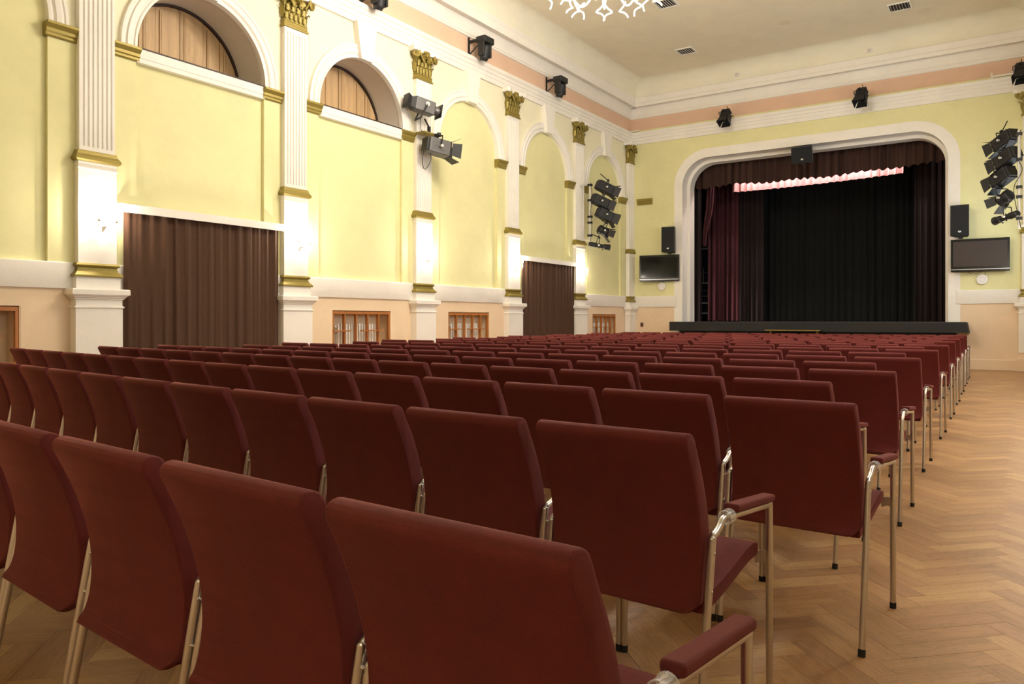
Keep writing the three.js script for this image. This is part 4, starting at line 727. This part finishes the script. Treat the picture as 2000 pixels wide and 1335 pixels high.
function movingHead(label, a) {
  const t = thing('moving_head_light', label, 'stage light', [-XW, 7.22, -a], Math.PI / 2, 'black moving-head lights along the frieze');
  mesh('wall_plate', box(0.05, 0.46, 0.02, -0.16, 0, 0.015), M.black, t); mesh('bracket_arm', G(box(0.06, 0.05, 0.42, -0.13, 0.14, 0.22), rod([-0.15, -0.15, 0.02], [-0.1, 0.1, 0.3], 0.014, 6)), M.black, t);
  mesh('base', rbox(0.36, 0.15, 0.26, 0.03, 0.03, 0.15, 0.32), M.black, t); const yk = mesh('yoke', G(rbox(0.055, 0.32, 0.17, 0.02, -0.115, -0.05, 0.32), rbox(0.055, 0.32, 0.17, 0.02, 0.145, -0.05, 0.32)), M.black, t);
  const h = lathe([[0.001, -0.2], [0.08, -0.2], [0.105, -0.13], [0.105, 0.1], [0.085, 0.15], [0.001, 0.15]], 18); h.rotateX(0.25); h.translate(0.015, -0.09, 0.33); mesh('head', h, M.black, t); const ln = new THREE.CylinderGeometry(0.055, 0.055, 0.01, 16); ln.translate(0, -0.203, 0); ln.rotateX(0.25); ln.translate(0.015, -0.09, 0.33); mesh('lens', ln, M.lens, t);
}
movingHead('black moving-head light on the frieze over the second shuttered lunette', BAYC(2) + 0.09);
movingHead('black moving-head light on the frieze over the blind arch before the brown curtain', BAYC(3) + 0.12);
movingHead('black moving-head light on the frieze over the curtained bay nearer the stage', BAYC(4) + 0.14);
function friezeSpot(label, x) {
  const t = thing('frieze_spotlight', label, 'stage light', [x, 7.02, zS + 0.5], 0, 'barn-door spotlights on the stage wall frieze');
  plainLamp(t, { w: 0.26, h: 0.24, l: 0.24, open: [0.15, 0.3, 0.15, 0.3] }); t.rotation.set(1.05, -0.12, 0, 'YXZ');
  const k = thing('frieze_rod', `steel stand-off rod behind the ${label.replace('black ', '')}`, 'bracket', [x, 7.2, zS], 0, 'stand-off rods on the stage wall frieze'); mesh('rod', G(rod([0, -0.06, 0], [0, 0.1, 0.42], 0.013, 8), box(0.08, 0.08, 0.02, 0, -0.06, 0.005)), M.brass, k);
}
friezeSpot('black barn-door spotlight on the frieze nearer the yellow arches', -6.97);
friezeSpot('black barn-door spotlight on the frieze right of centre over the stage', -3.42);
friezeSpot('black barn-door spotlight on the frieze over the aisle', 0.0);

// ================================================================ CEILING FITTINGS
function vent(label, x, z) {
  const t = thing('ceiling_vent', label, 'vent', [x, YC, z], 0, 'slatted vents in the ceiling');
  mesh('backing', box(0.42, 0.01, 0.42, 0, -0.006, 0), M.ventDark, t); mesh('frame', G(box(0.48, 0.025, 0.03, 0, -0.014, 0.225), box(0.48, 0.025, 0.03, 0, -0.014, -0.225), box(0.03, 0.025, 0.42, 0.225, -0.014, 0), box(0.03, 0.025, 0.42, -0.225, -0.014, 0)), M.whitePlastic, t);
  for (let k = 0; k < 7; k++) { const g = box(0.006, 0.016, 0.42, 0, 0, 0); g.rotateZ(0.3); const m = mesh('slat', g, M.whitePlastic, t); m.position.set(-0.18 + k * 0.06, -0.02, 0); }
}
vent('slatted ceiling vent over the stage end near the yellow arches', -7.53, -19.6); vent('slatted ceiling vent over the stage end towards the aisle', -2.35, -19.6); vent('slatted ceiling vent behind the chandelier', -6.79, -16.4);
for (const [x, z, l] of [[-4.82, -19.1, 'flush round cover on the ceiling between the two end vents'], [-1.9, -20.2, 'flush round cover on the ceiling towards the aisle']]) { const t = thing('ceiling_cover', l, 'cover', [x, YC, z]); const g = new THREE.CylinderGeometry(0.14, 0.15, 0.012, 24); g.translate(0, -0.006, 0); mesh('disc', g, M.patch, t); }
for (const [x, l] of [[-6.72, 'small square box on the cove near the yellow arches'], [-3.27, 'small square box on the cove towards the aisle']]) { const t = thing('cove_box', l, 'sensor', [x, 8.19, zS + 0.285]); mesh('case', rbox(0.13, 0.11, 0.05, 0.005, 0, 0, 0.02), M.whitePlastic, t); mesh('face', rbox(0.09, 0.07, 0.02, 0.004, 0, 0, 0.045), M.paleMetal, t); }
{ // glass chandelier
  const CX = -4.98, CZ = -9.85, t = thing('chandelier', 'large white glass chandelier with curled arms', 'chandelier', [CX, 5.73, CZ]);
  mesh('ceiling_rose', lathe([[0.001, YC - 5.73], [0.16, YC - 5.73], [0.15, YC - 5.78], [0.06, YC - 5.86], [0.001, YC - 5.88]], 24), M.glowGlass, t);
  mesh('stem', lathe([[0.001, 2.7], [0.014, 2.7], [0.014, 1.9], [0.05, 1.86], [0.07, 1.78], [0.04, 1.68], [0.03, 1.4], [0.09, 1.3], [0.13, 1.18], [0.06, 1.05], [0.05, 0.85], [0.15, 0.72], [0.22, 0.56], [0.2, 0.42], [0.1, 0.32], [0.03, 0.24], [0.001, 0.14]], 24), M.glowGlass, t);
  const armPts = (R, y0, drop, up) => [[0.14, y0, 0], [R * 0.35, y0 - drop * 0.8, 0], [R * 0.62, y0 - drop, 0], [R * 0.86, y0 - drop * 0.45, 0], [R * 0.98, y0 + up * 0.5, 0], [R, y0 + up, 0]];
  const armLo = tube(armPts(1.08, 0.62, 0.36, 0.05), 0.014, 36, 7), armHi = tube(armPts(0.62, 1.25, 0.26, 0.06), 0.012, 30, 7);
  const cup = (R, y) => { const g = lathe([[0.001, 0], [0.02, 0.005], [0.05, 0.03], [0.062, 0.055], [0.05, 0.05], [0.018, 0.03], [0.016, 0.1], [0.001, 0.1]], 14); g.translate(R, y, 0); return g; };
  const bulb = (R, y) => { const g = lathe([[0.001, 0], [0.014, 0.01], [0.02, 0.035], [0.016, 0.06], [0.006, 0.085], [0.001, 0.09]], 12); g.translate(R, y + 0.1, 0); return g; };
  const curl = (R, y, s) => tube([[R, y, 0], [R + 0.03, y - 0.05, 0.05 * s], [R + 0.03, y - 0.10, 0.11 * s], [R - 0.0, y - 0.135, 0.09 * s], [R - 0.01, y - 0.16, 0.03 * s], [R + 0.03, y - 0.20, -0.01 * s], [R + 0.05, y - 0.23, -0.015 * s]], 0.012, 26, 7);
  const drop = (R, y) => { const g = lathe([[0.001, -0.12], [0.012, -0.1], [0.02, -0.06], [0.012, -0.02], [0.004, 0.02], [0.001, 0.03]], 10); g.translate(R, y, 0); return g; };
  for (let k = 0; k < 12; k++) {
    const a = mesh('arm', armLo, M.glowGlass, t); a.rotation.y = k * Math.PI / 6; mesh('cup', cup(1.08, 0.66), M.glowGlass, a); mesh('bulb', bulb(1.08, 0.66), M.bulb, a); mesh('curl', curl(0.92, 0.43, k % 2 ? 1 : -1), M.glowGlass, a); mesh('curl', curl(0.62, 0.30, k % 2 ? -1 : 1), M.glowGlass, a); mesh('drop', drop(1.05, 0.58), M.glowGlass, a); mesh('drop', drop(0.30, 0.33), M.glowGlass, a);
  }
  for (let k = 0; k < 8; k++) { const a = mesh('arm', armHi, M.glowGlass, t); a.rotation.y = (k + 0.5) * Math.PI / 4; mesh('cup', cup(0.62, 1.3), M.glowGlass, a); mesh('bulb', bulb(0.62, 1.3), M.bulb, a); mesh('drop', drop(0.62, 1.24), M.glowGlass, a); }
  for (let k = 0; k < 12; k += 2) { const p = new THREE.PointLight(LAMP_WARM, CHANDELIER_CD * 1.0, 0, 2), a = k * Math.PI / 6; p.position.set(1.08 * Math.cos(a), 0.92, 1.08 * Math.sin(a)); p.castShadow = true; p.shadow.radius = 2.5; t.add(p); }
  for (let k = 0; k < 4; k++) { const p = new THREE.PointLight(LAMP_WARM, CHANDELIER_CD * 1.0, 0, 2), a = (k + 0.25) * Math.PI / 2; p.position.set(0.62 * Math.cos(a), 1.55, 0.62 * Math.sin(a)); p.castShadow = true; p.shadow.radius = 2.5; t.add(p); }
}

renderer.render(scene, camera);
